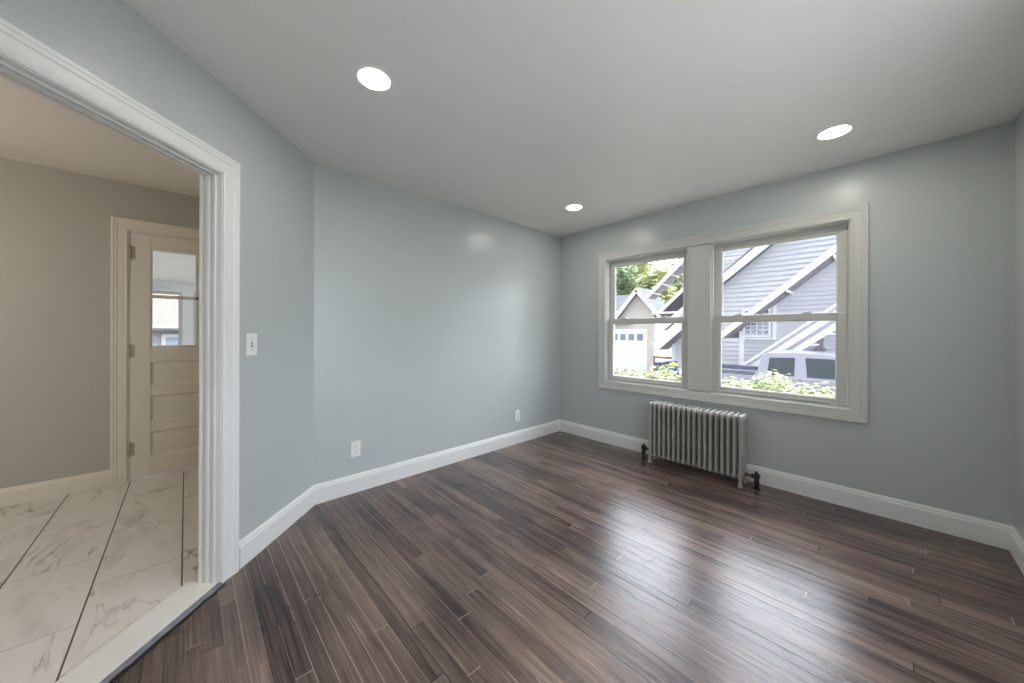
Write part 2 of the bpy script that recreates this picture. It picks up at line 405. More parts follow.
class MB:
    """Collects shapes, in world coordinates, for one mesh object."""
    def __init__(self, xf=None):
        self.v, self.f, self.xf = [], [], xf
    def add(self, vs, fs):
        k = len(self.v)
        for p in vs:
            self.v.append(self.xf(*p) if self.xf else tuple(p))
        for f in fs:
            self.f.append([i + k for i in f])
        return self
    def box(self, x0, x1, y0, y1, z0, z1):
        return self.add([(x0, y0, z0), (x1, y0, z0), (x1, y1, z0), (x0, y1, z0), (x0, y0, z1), (x1, y0, z1), (x1, y1, z1), (x0, y1, z1)],
                        [(0, 3, 2, 1), (4, 5, 6, 7), (0, 1, 5, 4), (1, 2, 6, 5), (2, 3, 7, 6), (3, 0, 4, 7)])
    def prism(self, poly, a0, a1, fn):
        """poly in 2-D; fn(u, v, a) gives the point."""
        n = len(poly)
        vs = [fn(u, v, a0) for u, v in poly] + [fn(u, v, a1) for u, v in poly]
        fs = [tuple(range(n))[::-1], tuple(range(n, 2 * n))]
        fs += [(i, (i + 1) % n, n + (i + 1) % n, n + i) for i in range(n)]
        return self.add(vs, fs)
    def tube(self, p0, p1, r0, r1=None, n=12, sx=1.0):
        r1 = r0 if r1 is None else r1
        a, b = Vector(p0), Vector(p1)
        d = (b - a).normalized()
        e = d.cross(Vector((0, 0, 1)) if abs(d.z) < 0.9 else Vector((1, 0, 0))).normalized()
        g = d.cross(e)
        vs = []
        for c, r in ((a, r0), (b, r1)):
            for i in range(n):
                t = 2 * math.pi * i / n
                vs.append(tuple(c + e * math.cos(t) * r + g * math.sin(t) * r * sx))
        fs = [(i, (i + 1) % n, n + (i + 1) % n, n + i) for i in range(n)]
        fs += [tuple(range(n))[::-1], tuple(range(n, 2 * n))]
        return self.add(vs, fs)
    def lathe(self, prof, c, n=24, axis='Z', sx=1.0, sy=1.0):
        """prof: (radius, height) list; closed with caps when radius > 0."""
        vs, fs = [], []
        for r, h in prof:
            for i in range(n):
                t = 2 * math.pi * i / n
                u, w = r * math.cos(t) * sx, r * math.sin(t) * sy
                p = {'Z': (u, w, h), 'X': (h, u, w), 'Y': (u, h, w)}[axis]
                vs.append((c[0] + p[0], c[1] + p[1], c[2] + p[2]))
        m = len(prof)
        for k in range(m - 1):
            for i in range(n):
                j = (i + 1) % n
                fs.append((k * n + i, k * n + j, (k + 1) * n + j, (k + 1) * n + i))
        fs.append(tuple(range(n))[::-1]); fs.append(tuple(range((m - 1) * n, m * n)))
        return self.add(vs, fs)
    def frame(self, rect, prof, fn, open_bottom=False):
        """sweep a profile (outward distance, depth) round a rectangle with mitred corners."""
        u0, u1, v0, v1 = rect
        if open_bottom:
            path = [(u0, v0, -1, 0), (u0, v1, -1, 1), (u1, v1, 1, 1), (u1, v0, 1, 0)]
        else:
            path = [(u0, v0, -1, -1), (u0, v1, -1, 1), (u1, v1, 1, 1), (u1, v0, 1, -1)]
        n = len(prof)
        vs, fs = [], []
        for u, v, du, dv in path:
            for d, w in prof:
                vs.append(fn(u + du * d, v + dv * d, w))
        segs = [(0, 1), (1, 2), (2, 3)] + ([] if open_bottom else [(3, 0)])
        for a, b in segs:
            for i in range(n):
                j = (i + 1) % n
                fs.append((a * n + i, a * n + j, b * n + j, b * n + i))
        if open_bottom:
            fs.append(tuple(range(n))); fs.append(tuple(range(3 * n, 4 * n))[::-1])
        return self.add(vs, fs)
    def build(self, name, mat, parent=None, smooth=False, bevel=0.0, seg=2, angle=40, org=None, sub=0):
        o0 = Vector((0, 0, 0))
        if org is not None: o0 = Vector(org)
        elif parent is not None: o0 = ORG.get(parent.name, Vector((0, 0, 0)))
        me = bpy.data.meshes.new(name)
        me.from_pydata([tuple(Vector(p) - o0) for p in self.v], [], self.f)
        bm = bmesh.new(); bm.from_mesh(me)
        bmesh.ops.recalc_face_normals(bm, faces=bm.faces)
        bm.to_mesh(me); bm.free()
        me.materials.append(mat)
        ob = bpy.data.objects.new(name, me)
        COL.objects.link(ob)
        ORG[ob.name] = o0
        if parent is not None: ob.parent = parent
        elif org is not None: ob.location = o0
        if bevel:
            b = ob.modifiers.new('bevel', 'BEVEL'); b.width = bevel; b.segments = seg; b.limit_method = 'ANGLE'; b.angle_limit = R(35)
        if sub:
            s = ob.modifiers.new('subsurf', 'SUBSURF'); s.levels = sub; s.render_levels = sub
        if smooth:
            for p in me.polygons: p.use_smooth = True
            try: me.set_sharp_from_angle(angle=R(angle))
            except Exception: pass
        return ob

def tag(o, label, cat, group=None, kind=None):
    o['label'] = label; o['category'] = cat
    if group: o['group'] = group
    if kind: o['kind'] = kind
    return o

def thing(name, label, cat, loc=(0, 0, 0), group=None, kind=None):
    o = bpy.data.objects.new(name, None)
    COL.objects.link(o)
    o.empty_display_size = 0.1
    o.location = loc
    ORG[o.name] = Vector(loc)
    return tag(o, label, cat, group, kind)

def dup(root, loc, label, group=None):
    def cp(o, parent):
        c = o.copy(); COL.objects.link(c)
        if parent is not None: c.parent = parent
        for ch in o.children: cp(ch, c)
        return c
    r = cp(root, None)
    r.location = loc; r['label'] = label
    if group: r['group'] = group
    return r

XYZ = lambda u, v, a: (u, v, a)
# frames of reference of the walls: (along, height, out of the wall)
XB, YC, XD, XK, YR = -2.763, 3.442, 0.519, -4.200, -1.453
H = 2.44
WT = 0.13
TA, NA, DA = (-0.7195, 0.6945), (0.6945, 0.7195), -1.4395
def on_A(s, off, z):           # the angled wall with the doorway
    k = DA + off
    return (TA[0] * s + NA[0] * k, TA[1] * s + NA[1] * k, z)

# ------------------------------------------------------------------ floors, ceilings, walls
def struct(name, mb, mat, label, cat, **kw):
    return tag(mb.build(name, mat, **kw), label, cat, kind='structure')

a_far, a_near = on_A(2.52, 0, 0), on_A(-0.62, 0, 0)
main_poly = [(XB - 0.06, 0.62), (XB - 0.06, YC + 0.05), (XD + 0.05, YC + 0.05), (XD + 0.05, YR - 0.05), on_A(-0.66, 0.0, 0)[:2]]
b = MB(); b.prism(main_poly, -0.10, 0.0, XYZ)
struct('floor', b, M['floor'], 'dark stained glossy narrow board wood floor of the blue-grey room', 'floor')
kp = [(XK - 0.05, 0.80), (XB - 0.10, 0.80), on_A(2.50, -0.005, 0)[:2], on_A(-0.66, -0.005, 0)[:2], (-0.66, -2.66), (XK - 0.05, -2.66)]
b = MB(); b.prism(kp, -0.10, -0.001, XYZ)
struct('floor_kitchen', b, M['tile'], 'white marble look tile floor beyond the cased opening', 'floor')
b = MB(); b.prism([(XB - 0.12, 0.62), (XB - 0.12, YC + 0.15), (XD + 0.14, YC + 0.15), (XD + 0.14, YR - 0.15), on_A(-0.70, -0.065, 0)[:2], on_A(2.45, -0.065, 0)[:2]], H, H + 0.14, XYZ)
struct('ceiling', b, M['ceiling'], 'smooth white ceiling with recessed lights over the blue-grey room', 'ceiling')
b = MB(); b.prism([(XK - 0.12, 0.86), (XB - 0.13, 0.86), on_A(2.45, -0.066, 0)[:2], on_A(-0.70, -0.066, 0)[:2], (-0.72, -2.72), (XK - 0.12, -2.72)], H, H + 0.14, XYZ)
struct('ceiling_kitchen', b, M['kceiling'], 'beige lit ceiling of the tiled room beyond the cased opening', 'ceiling')

def wall_with_holes(u0, u1, holes, fn, z0=0.0, z1=H):
    """boxes round rectangular holes (u0, u1, z0, z1) sorted by u; fn(u, w, z), w in 0..1 through the wall."""
    b = MB(fn)
    cur = u0
    for a, c, za, zb in holes:
        b.box(cur, a, 0, 1, z0, z1)
        if za > z0: b.box(a, c, 0, 1, z0, za)
        if zb < z1: b.box(a, c, 0, 1, zb, z1)
        cur = c
    b.box(cur, u1, 0, 1, z0, z1)
    return b

GZ = -1.15                                           # the ground outside lies lower than the floor
WL, WR = (-2.115, -1.230, 0.69, 2.045), (-1.050, -0.140, 0.69, 2.045)
struct('wall_back', wall_with_holes(XB - WT, XD + WT, [WL, WR], lambda u, w, z: (u, YC + w * 0.16, z), -0.1, H + 0.1), M['wall'],
       'blue-grey wall with the double window above the radiator', 'wall')
struct('wall_left', MB().box(XB - WT, XB, 0.62, YC + 0.02, -0.1, H + 0.1), M['wall'], 'blank blue-grey wall with two outlets left of the window wall', 'wall')
OP0, OP1, OPT = 0.45, 1.667, 1.997                     # the cased opening
struct('wall_angled', wall_with_holes(-0.70, 2.53, [(OP0 - 0.02, OP1 + 0.02, -0.1, OPT + 0.02)], lambda u, w, z: on_A(u, -0.098 * w, z), -0.1, H + 0.1), M['wall'],
       'pale blue-grey angled wall with the white cased opening', 'wall')
WD = (0.05, 2.05, 0.62, 2.08)
struct('wall_right', wall_with_holes(YR - 0.15, YC + 0.02, [WD], lambda u, w, z: (XD + w * 0.14, u, z), -0.1, H + 0.1), M['wall'],
       'sliver of blue-grey wall at the right edge of the photo', 'wall')
WE = (-0.42, 0.38, 0.40, 2.12)
struct('wall_rear', wall_with_holes(-0.72, XD + 0.02, [WE], lambda u, w, z: (u, YR - w * 0.14, z), -0.1, H + 0.1), M['wall'],
       'blue-grey wall behind the camera', 'wall')
KD = (-0.345, 0.520, -0.1, 2.055)
struct('wall_kitchen', wall_with_holes(-2.7, 0.88, [KD], lambda u, w, z: (XK - w * 0.13, u, z), -0.1, H + 0.1), M['kwall'],
       'grey wall with the half glazed door beyond the cased opening', 'wall')
struct('wall_kitchen_end', MB().box(XK - 0.02, XB - 0.02, 0.75, 0.86, -0.1, H + 0.1), M['kwall'], 'end wall of the tiled room hidden behind the angled wall', 'wall')
struct('wall_kitchen_rear', MB().box(XK - 0.02, -0.60, -2.72, -2.60, -0.1, H + 0.1).box(-0.72, -0.60, -2.62, YR - 0.1, -0.1, H + 0.1), M['kwall'],
       'rear wall of the tiled room left of the photo', 'wall')

# ------------------------------------------------------------------ baseboards
BH = 0.137
bb_prof = [(0, 0), (0.018, 0), (0.018, BH - 0.028), (0.013, BH - 0.022), (0.013, BH - 0.012), (0.006, BH), (0, BH)]
def baseboard(name, pts, label, mat='trim', h=1.0):
    """pts: floor line of the wall face, room on the left-hand side of travel; mitred at the bends."""
    n = len(pts)
    offs = []
    for i in range(n):
        ns = []
        for j in (i - 1, i):
            if 0 <= j < n - 1:
                d = Vector(pts[j + 1]) - Vector(pts[j]); d.normalize()
                ns.append(Vector((-d.y, d.x)))
        if len(ns) == 1: offs.append(ns[0])
        else:
            s = (ns[0] + ns[1]).normalized(); offs.append(s / s.dot(ns[0]))
    b = MB(); vs, fs = [], []
    m = len(bb_prof)
    for p, o in zip(pts, offs):
        for d, z in bb_prof:
            vs.append((p[0] + o.x * d, p[1] + o.y * d, z * h))
    for k in range(n - 1):
        for i in range(m):
            j = (i + 1) % m
            fs.append((k * m + i, k * m + j, (k + 1) * m + j, (k + 1) * m + i))
    fs.append(tuple(range(m))); fs.append(tuple(range((n - 1) * m, n * m))[::-1])
    b.add(vs, fs)
    return struct(name, b, M[mat], label, 'baseboard')
corner_AB = (XB, (DA - NA[0] * XB) / NA[1])
corner_BC, corner_CD = (XB, YC), (XD, YC)
# each board is cut square against the wall it meets, so they overlap in the corner only
def seg(name, p, q, label, e0=0.0, e1=0.0, mat='trim', h=1.0):
    return baseboard(name, [p, q], label, mat, h)
full = [on_A(OP1 + 0.105, 0, 0)[:2], corner_AB, corner_BC, corner_CD, (XD, YR)]
# one mitred run, split into its four boards
def run(names, pts, labels, reverse):
    n = len(pts)
    pts2 = [Vector(p) for p in pts]
    dirs = [(pts2[i + 1] - pts2[i]).normalized() for i in range(n - 1)]
    nor = [Vector((d.y, -d.x)) for d in dirs]          # room on the right-hand side of travel
    offs = []
    for i in range(n):
        if i == 0: offs.append(nor[0])
        elif i == n - 1: offs.append(nor[-1])
        else:
            s = (nor[i - 1] + nor[i]).normalized(); offs.append(s / s.dot(nor[i]))
    m = len(bb_prof)
    for k in range(n - 1):
        vs = []
        for p, o in ((pts2[k], offs[k]), (pts2[k + 1], offs[k + 1])):
            vs += [(p.x + o.x * d, p.y + o.y * d, z) for d, z in bb_prof]
        fs = [(i, (i + 1) % m, m + (i + 1) % m, m + i) for i in range(m)] + [tuple(range(m))[::-1], tuple(range(m, 2 * m))]
        struct(names[k], MB().add(vs, fs), M['trim'], labels[k], 'baseboard')
run(['baseboard_angled', 'baseboard_left', 'baseboard_back', 'baseboard_right'], full,
    ['short white baseboard between the cased opening and the wall corner', 'long white baseboard under the two outlets',
     'white baseboard running behind the radiator under the window', 'short white baseboard at the right edge of the photo'], False)
kb = [(XK, -2.60), (XK, -0.438)]
b = MB(); m_ = len(bb_prof); vs = []
for p in kb: vs += [(p[0] + d, p[1], z * 0.92) for d, z in bb_prof]
b.add(vs, [(i, (i + 1) % m_, m_ + (i + 1) % m_, m_ + i) for i in range(m_)] + [tuple(range(m_))[::-1], tuple(range(m_, 2 * m_))])
struct('baseboard_kitchen', b, M['door'], 'cream white baseboard on the grey wall left of the glazed door', 'baseboard')

# ------------------------------------------------------------------ casings
def casing_profile(w, t):
    return [(0.004, 0.0), (0.004, t * 0.55), (0.014, t * 0.78), (0.020, t * 0.66), (0.030, t * 0.74), (w * 0.62, t * 0.80), (w * 0.66, t * 0.98),
            (w * 0.80, t * 0.98), (w * 0.84, t * 1.12), (w * 0.96, t * 1.12), (w, t * 0.95), (w, 0.0)]
# doorway: casing, jamb with stops, threshold
b = MB(); b.frame((OP0, OP1, 0.0, OPT), casing_profile(0.096, 0.020), lambda u, v, w: on_A(u, w, v), open_bottom=True)
t1 = struct('trim_1', b, M['trim'], 'white moulded casing round the wide opening to the tiled room', 'door casing')
b = MB()
def U(b_, d0, d1, o0, o1):      # a board running up one jamb, over the head and down the other
    b_.box(OP1 - d1, OP1 - d0, o0, o1, 0.0, OPT - d0)
    b_.box(OP0 + d0, OP0 + d1, o0, o1, 0.0, OPT - d0)
    b_.box(OP0 + d1, OP1 - d1, o0, o1, OPT - d1, OPT - d0)
fnA = lambda u, w, z: on_A(u, w, z)
b = MB(fnA); U(b, -0.02, 0.0, -0.100, 0.004)
j = b.build('jamb', M['trim'], t1)
for o0, o1, th in ((-0.030, -0.018, 0.010), (-0.064, -0.046, 0.012), (-0.099, -0.084, 0.008)):
    b = MB(fnA); U(b, 0.0, th, o0, o1)
    b.build('door_stop', M['trim'], t1, bevel=0.003)
b = MB(fnA); b.box(OP0 + 0.001, OP1 - 0.001, -0.155, 0.000, 0.0, 0.012)
t2 = struct('trim_2', b, M['saddle'], 'white marble saddle on the floor of the wide opening', 'threshold', bevel=0.003)
b = MB(fnA)
rnd = random.Random(3)
N = 60
vs, fs = [], []
for i in range(N + 1):
    s = OP0 + (OP1 - OP0 - 0.002) * i / N
    q = 0.014 + rnd.uniform(-0.003, 0.003)
    vs += [(s, 0.0, 0.0), (s, 0.0, 0.0115), (s, q * 0.8, 0.009), (s, q + 0.006, 0.0)]
for i in range(N):
    for k in range(4):
        fs.append((i * 4 + k, i * 4 + (k + 1) % 4, i * 4 + 4 + (k + 1) % 4, i * 4 + 4 + k))
fs += [(0, 1, 2, 3), (N * 4, N * 4 + 3, N * 4 + 2, N * 4 + 1)]
b.add(vs, fs)
o = b.build('saddle_edge', M['caulk'], t2, smooth=True); o['label'] = 'grey worn front edge'
b = MB(fnA); vs, fs = [], []
for i in range(N + 1):
    s = OP0 + (OP1 - OP0 - 0.002) * i / N
    q = 0.040 + rnd.uniform(-0.008, 0.006)
    vs += [(s, 0.012, 0.0002), (s, 0.012, 0.0012), (s, q, 0.0008), (s, q, 0.0002)]
for i in range(N):
    for k in range(4):
        fs.append((i * 4 + k, i * 4 + (k + 1) % 4, i * 4 + 4 + (k + 1) % 4, i * 4 + 4 + k))
b.add(vs, fs)
o = b.build('edge_gap', M['tar'], t2); o['label'] = 'dark uneven strip where the floor boards end'

# ------------------------------------------------------------------ double window in the back wall
CF = lambda u, v, w: (u, YC - w, v)
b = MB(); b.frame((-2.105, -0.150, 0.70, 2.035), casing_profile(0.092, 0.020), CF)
t3 = struct('trim_3', b, M['wtrim_shaded'], 'white moulded casing framing both windows above the radiator', 'window casing')
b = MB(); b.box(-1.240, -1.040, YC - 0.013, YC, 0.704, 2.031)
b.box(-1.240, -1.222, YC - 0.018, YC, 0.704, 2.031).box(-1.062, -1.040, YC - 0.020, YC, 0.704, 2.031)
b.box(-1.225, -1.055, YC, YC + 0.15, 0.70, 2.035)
b.build('mullion', M['wtrim_shaded'], t3, bevel=0.002)

def sash(root, name, x0, x1, z0, z1, y0, y1, st, top, bot, mat='sash'):
    b = MB()
    b.box(x0, x0 + st, y0, y1, z0, z1).box(x1 - st, x1, y0, y1, z0, z1)
    b.box(x0 + st, x1 - st, y0, y1, z0, z0 + bot).box(x0 + st, x1 - st, y0, y1, z1 - top, z1)
    # glazing bead
    bd = 0.008
    b.frame((x0 + st + bd, x1 - st - bd, z0 + bot + bd, z1 - top - bd), [(0, -0.0035), (bd, -0.0055), (bd, 0.0055), (0, 0.0035)],
            lambda u, v, w: (u, (y0 + y1) / 2 + w * 2.2, v))
    s = b.build(name, M[mat], root, bevel=0.0025)
    g = MB().box(x0 + st - 0.004, x1 - st + 0.004, (y0 + y1) / 2 - 0.002, (y0 + y1) / 2 + 0.002, z0 + bot - 0.004, z1 - top + 0.004)
    g.build('pane', M['glass'], s)
    return s

def make_window(name, hole, sx0, sx1, stile, label):
    x0, x1, z0, z1 = hole
    w = thing(name, label, 'window', ((x0 + x1) / 2, YC + 0.06, z0), kind='structure')
    b = MB()
    # jamb lining
    b.box(x0, x0 + 0.012, YC + 0.0, YC + 0.158, z0, z1).box(x1 - 0.012, x1, YC, YC + 0.158, z0, z1)
    b.box(x0 + 0.012, x1 - 0.012, YC, YC + 0.158, z1 - 0.012, z1).box(x0 + 0.012, x1 - 0.012, YC, YC + 0.158, z0, z0 + 0.012)
    # stops in front of, between and behind the sashes
    for y0, y1, d in ((YC + 0.012, YC + 0.028, 0.020), (YC + 0.062, YC + 0.068, 0.022), (YC + 0.104, YC + 0.150, 0.034)):
        b.box(x0 + 0.012, x0 + d, y0, y1, z0 + 0.012, z1 - 0.012).box(x1 - d, x1 - 0.012, y0, y1, z0 + 0.012, z1 - 0.012)
        b.box(x0 + d, x1 - d, y0, y1, z1 - d, z1 - 0.012)
    b.box(x0 + 0.012, x1 - 0.012, YC + 0.066, YC + 0.150, z0 + 0.012, z0 + 0.022)
    b.build('window_frame', M['sash'], w)
    zm = 1.385
    up = sash(w, 'upper_sash', sx0, sx1, 1.335, z1 - 0.013, YC + 0.070, YC + 0.102, stile, 0.060, 0.045)
    lo = sash(w, 'lower_sash', sx0 - 0.0, sx1 + 0.0, z0 + 0.013, zm, YC + 0.030, YC + 0.061, stile, 0.052, 0.048)
    for fx in (0.22, 0.74):
        cx = sx0 + (sx1 - sx0) * fx
        b = MB(); b.box(cx - 0.028, cx + 0.028, YC + 0.032, YC + 0.058, zm, zm + 0.008)
        b.tube((cx, YC + 0.045, zm + 0.008), (cx, YC + 0.045, zm + 0.014), 0.009)
        b.box(cx - 0.004, cx + 0.024, YC + 0.040, YC + 0.049, zm + 0.010, zm + 0.016)
        b.build('sash_lock', M['sash'], lo, bevel=0.001)
    b = MB(); b.box(sx0 + 0.10, sx1 - 0.10, YC + 0.018, YC + 0.031, z0 + 0.030, z0 + 0.038)
    b.build('sash_lift', M['sash'], lo, bevel=0.002)
    return w
make_window('window_1', WL, -2.096, -1.250, 0.052, 'left white double-hung window looking onto the garage')
make_window('window_2', WR, -1.034, -0.164, 0.056, 'right wider white double-hung window looking onto the parked pickup')

# unseen windows added in the right and rear walls to let in fill daylight
def added_window(name, hole, fn, label):
    u0, u1, z0, z1 = hole
    w = thing(name, label, 'window', fn((u0 + u1) / 2, 0.05, z0), kind='structure')
    b = MB(); b.frame((u0, u1, z0, z1), casing_profile(0.092, 0.020), lambda u, v, t: fn(u, -t, v))
    b.build('casing', M['trim'], w)
    b = MB(); b.frame((u0 + 0.05, u1 - 0.05, z0 + 0.05, z1 - 0.05), [(0, 0.05), (0.05, 0.03), (0.05, 0.13), (0, 0.11)], lambda u, v, t: fn(u, t, v))
    zc = (z0 + z1) / 2
    b2 = MB(lambda u, t, v: fn(u, t, v)); b2.box(u0 + 0.04, u1 - 0.04, 0.06, 0.09, zc - 0.022, zc + 0.022)
    b.build('sash', M['sash'], w); b2.build('meeting_rail', M['sash'], w)
    b = MB(lambda u, t, v: fn(u, t, v)); b.box(u0 + 0.04, u1 - 0.04, 0.076, 0.080, z0 + 0.04, z1 - 0.04)
    b.build('pane', M['glass'], w)
added_window('window_3', WD, lambda u, t, v: (XD + t, u, v), 'unseen window added in the right wall to let in fill daylight')
added_window('window_4', WE, lambda u, t, v: (u, YR - t, v), 'unseen window added behind the camera to let in fill daylight')

# ------------------------------------------------------------------ kitchen door with its casing
KF = lambda u, v, w: (XK + w, u, v)
D0, D1, DZ0, DZ1 = -0.332, 0.508, 0.016, 2.042
b = MB(); b.frame((-0.342, 0.517, 0.0, 2.052), casing_profile(0.096, 0.019), KF, open_bottom=True)
t4 = struct('trim_4', b, M['door'], 'cream white casing round the half glazed door', 'door casing')
b = MB(); b.box(XK - 0.13, XK, -0.345, -0.335, 0, 2.046).box(XK - 0.13, XK, 0.511, 0.520, 0, 2.046).box(XK - 0.13, XK, -0.345, 0.520, 2.046, 2.055)
b.build('jamb', M['door'], t4)
b = MB(); b.box(XK - 0.12, XK + 0.012, -0.335, 0.511, 0.0, 0.008)
b.build('sill', M['saddle'], t4)
dr = thing('door_1', 'cream panelled door with four glass lights in its upper half', 'door', (XK, (D0 + D1) / 2, DZ0), kind='structure')
b = MB()
fx0, fx1 = XK - 0.036, XK + 0.002
st = 0.115
rails = [(DZ0, 0.090), (0.176, 0.250), (0.386, 0.462), (0.462, 0.462), (0.689, 0.765), (0.975, 1.100), (1.922, DZ1)]
holes = [(0.083, 0.175), (0.386, 0.386)]
panels = [(0.085, 0.175)]
panels = [(0.095, 0.380), (0.462, 0.686), (0.768, 0.975)]
zs = [(DZ0, 0.178), (0.384, 0.464), (0.686, 0.768), (0.972, 1.100), (1.922, DZ1)]
b.box(fx0, fx1, D0, D0 + st, DZ0, DZ1).box(fx0, fx1, D1 - st, D1, DZ0, DZ1)
for z0, z1 in zs: b.box(fx0, fx1, D0 + st, D1 - st, z0, z1)
leaf = b.build('door_leaf', M['door'], dr, bevel=0.003)
for z0, z1 in ((0.178, 0.384), (0.464, 0.686), (0.768, 0.972)):
    b = MB(); b.box(fx0 + 0.010, fx1 - 0.014, D0 + st - 0.005, D1 - st + 0.005, z0 - 0.005, z1 + 0.005)
    u0, u1 = D0 + st, D1 - st
    b.frame((u0 + 0.012, u1 - 0.012, z0 + 0.012, z1 - 0.012), [(0, -0.013), (0.012, -0.001), (0.012, -0.016), (0, -0.016)], lambda u, v, w: (fx1 + w, u, v))
    zm = z0 + 0.075
    b.box(fx1 - 0.016, fx1 - 0.008, u0 + 0.045, u1 - 0.045, z0 + 0.045, z1 - 0.045)
    b.build('panel', M['door'], dr, bevel=0.003)
gu0, gu1, gz0, gz1 = D0 + st, D1 - st, 1.100, 1.922
b = MB(); b.box(fx0 + 0.004, fx1 - 0.002, gu0, gu1, 1.512, 1.540)
b.box(fx0 + 0.004, fx1 - 0.002, (gu0 + gu1) / 2 - 0.026, (gu0 + gu1) / 2 + 0.026, gz0, gz1)
b.frame((gu0 + 0.010, gu1 - 0.010, gz0 + 0.010, gz1 - 0.010), [(0, -0.012), (0.010, -0.001), (0.010, -0.030), (0, -0.026)], lambda u, v, w: (fx1 + w, u, v))
b.build('glazing_bar', M['door'], dr, bevel=0.002)
um = (gu0 + gu1) / 2
for u0, u1 in ((gu0, um - 0.026), (um + 0.026, gu1)):
    for z0, z1 in ((gz0, 1.512), (1.540, gz1)):
        MB().box(XK - 0.019, XK - 0.015, u0 - 0.003, u1 + 0.003, z0 - 0.003, z1 + 0.003).build('pane', M['glass'], dr)
for zc in (1.875, 1.068, 0.262):
    b = MB(); b.tube((XK + 0.010, D0 - 0.003, zc - 0.055), (XK + 0.010, D0 - 0.003, zc + 0.055), 0.0075)
    b.tube((XK + 0.010, D0 - 0.003, zc + 0.055), (XK + 0.010, D0 - 0.003, zc + 0.066), 0.005, 0.003)
    b.tube((XK + 0.010, D0 - 0.003, zc - 0.066), (XK + 0.010, D0 - 0.003, zc - 0.055), 0.003, 0.005)
    b.box(XK + 0.001, XK + 0.005, D0 - 0.004, D0 + 0.026, zc - 0.052, zc + 0.052)
    b.build('hinge', M['hinge'], dr, smooth=True)
b = MB(); b.lathe([(0.026, 0.0), (0.026, 0.004), (0.010, 0.008), (0.010, 0.030), (0.022, 0.036), (0.027, 0.048), (0.022, 0.060), (0.004, 0.064)],
                  (fx1, D1 - 0.06, 0.98), 20, 'X')
b.build('door_knob', M['brass'], dr, smooth=True)

# ------------------------------------------------------------------ recessed ceiling lights
def ceiling_light(loc, label, lens='lamp', group='recessed lights in the white ceiling'):
    x, y = loc
    t = thing('recessed_light', label, 'ceiling light', (x, y, H), group)
    b = MB(); b.lathe([(0.070, 0.0), (0.070, -0.0015), (0.076, -0.005), (0.086, -0.004), (0.090, 0.0)], (x, y, H), 40)
    n = 40; b.f = b.f[:-2]                           # open ring
    b.build('trim_ring', M['lampring'], t, smooth=True)
    b = MB(); b.lathe([(0.0705, -0.0006), (0.0705, -0.0016), (0.060, -0.0024), (0.002, -0.003)], (x, y, H), 40)
    b.build('lens', M[lens], t, smooth=True)
    return t
L1 = ceiling_light((-1.658, 0.655), 'large looking recessed light in the ceiling nearest the cased opening')
dup(L1, (-0.194, 2.841, H), 'recessed light in the ceiling above the right window')
dup(L1, (-2.027, 2.732, H), 'small looking recessed light in the ceiling corner left of the window')
dup(L1, (-0.150, 0.300, H), 'unseen recessed light added above the camera to brighten the room')  # fourth light, added out of view as extra room light
pl_ = thing('added_pendant', 'unseen warm globe lamp added to light the tiled room', 'lamp', (-2.95, -1.70, H))  # added out of view to brighten the tiled room
b = MB(); b.lathe([(0.06, 0.0), (0.06, -0.012), (0.03, -0.03), (0.006, -0.034)], (-2.95, -1.70, H), 24); b.build('canopy', M['plate'], pl_, smooth=True)
b = MB(); b.tube((-2.95, -1.70, H - 0.03), (-2.95, -1.70, H - 0.68), 0.004); b.build('cord', M['rubber'], pl_)
b = MB(); b.lathe([(0.13 * math.sin(math.pi * i / 16), -0.81 - 0.13 * -math.cos(math.pi * i / 16)) for i in range(17)], (-2.95, -1.70, H), 28)
b.build('globe', M['added_lamp'], pl_, smooth=True, angle=180)

# ------------------------------------------------------------------ outlets and switch
def cover_plate(t, c, fn, w=0.074, h=0.118, dep=0.007):
    """fn(u, v, w): across, up, out of the wall, relative to the plate's middle."""
    b = MB(lambda u, v, d: fn(u, v, d)); b.box(-w / 2, w / 2, -h / 2, h / 2, 0.0, dep)
    return b.build('cover_plate', M['plate'], t, bevel=0.003)
def outlet(y, z, label):
    t = thing('wall_outlet', label, 'outlet', (XB, y, z), 'white outlets on the left wall')
    fn = lambda u, v, d: (XB + d, y + u, z + v)
    cover_plate(t, None, fn, dep=0.010)
    for s in (-1, 1):
        b = MB(fn)
        vs = []; n = 24
        pl = []
        for i in range(n):
            a = 2 * math.pi * i / n
            pl.append((max(-0.0145, min(0.0145, 0.0175 * math.cos(a))), s * 0.0195 + 0.0145 * math.sin(a)))
        b.prism(pl, 0.009, 0.0125, XYZ)
        r = b.build('receptacle', M['plate'], t)
        b = MB(fn)
        b.box(-0.0075, -0.0050, s * 0.0195 - 0.002, s * 0.0195 + 0.006, 0.012, 0.0128)
        b.box(0.0050, 0.0075, s * 0.0195 - 0.002, s * 0.0195 + 0.005, 0.012, 0.0128)
        b.box(-0.0022, 0.0022, s * 0.0195 - 0.0085, s * 0.0195 - 0.005, 0.012, 0.0128)
        o = b.build('slot', M['slot'], r); o['label'] = 'dark slots'
    b = MB(fn); b.prism([(0.0035 * math.cos(a * R(30)), 0.0035 * math.sin(a * R(30))) for a in range(12)], 0.009, 0.0112, XYZ)
    b.build('screw', M['screw'], t)
    return t
outlet(0.955, 0.331, 'white duplex outlet low on the left wall nearer the cased opening')
outlet(2.692, 0.306, 'white duplex outlet low on the left wall nearer the window corner')
sx, sz = 1.862, 1.160
t = thing('light_switch', 'white toggle light switch on the angled wall beside the cased opening', 'light switch', on_A(sx, 0, sz))
fn = lambda u, v, d: on_A(sx + u, d, sz + v)
cover_plate(t, None, fn, 0.076, 0.120)
b = MB(fn); b.box(-0.0055, 0.0055, -0.0125, 0.0125, 0.006, 0.0085)
o = b.build('toggle_slot', M['slot'], t)
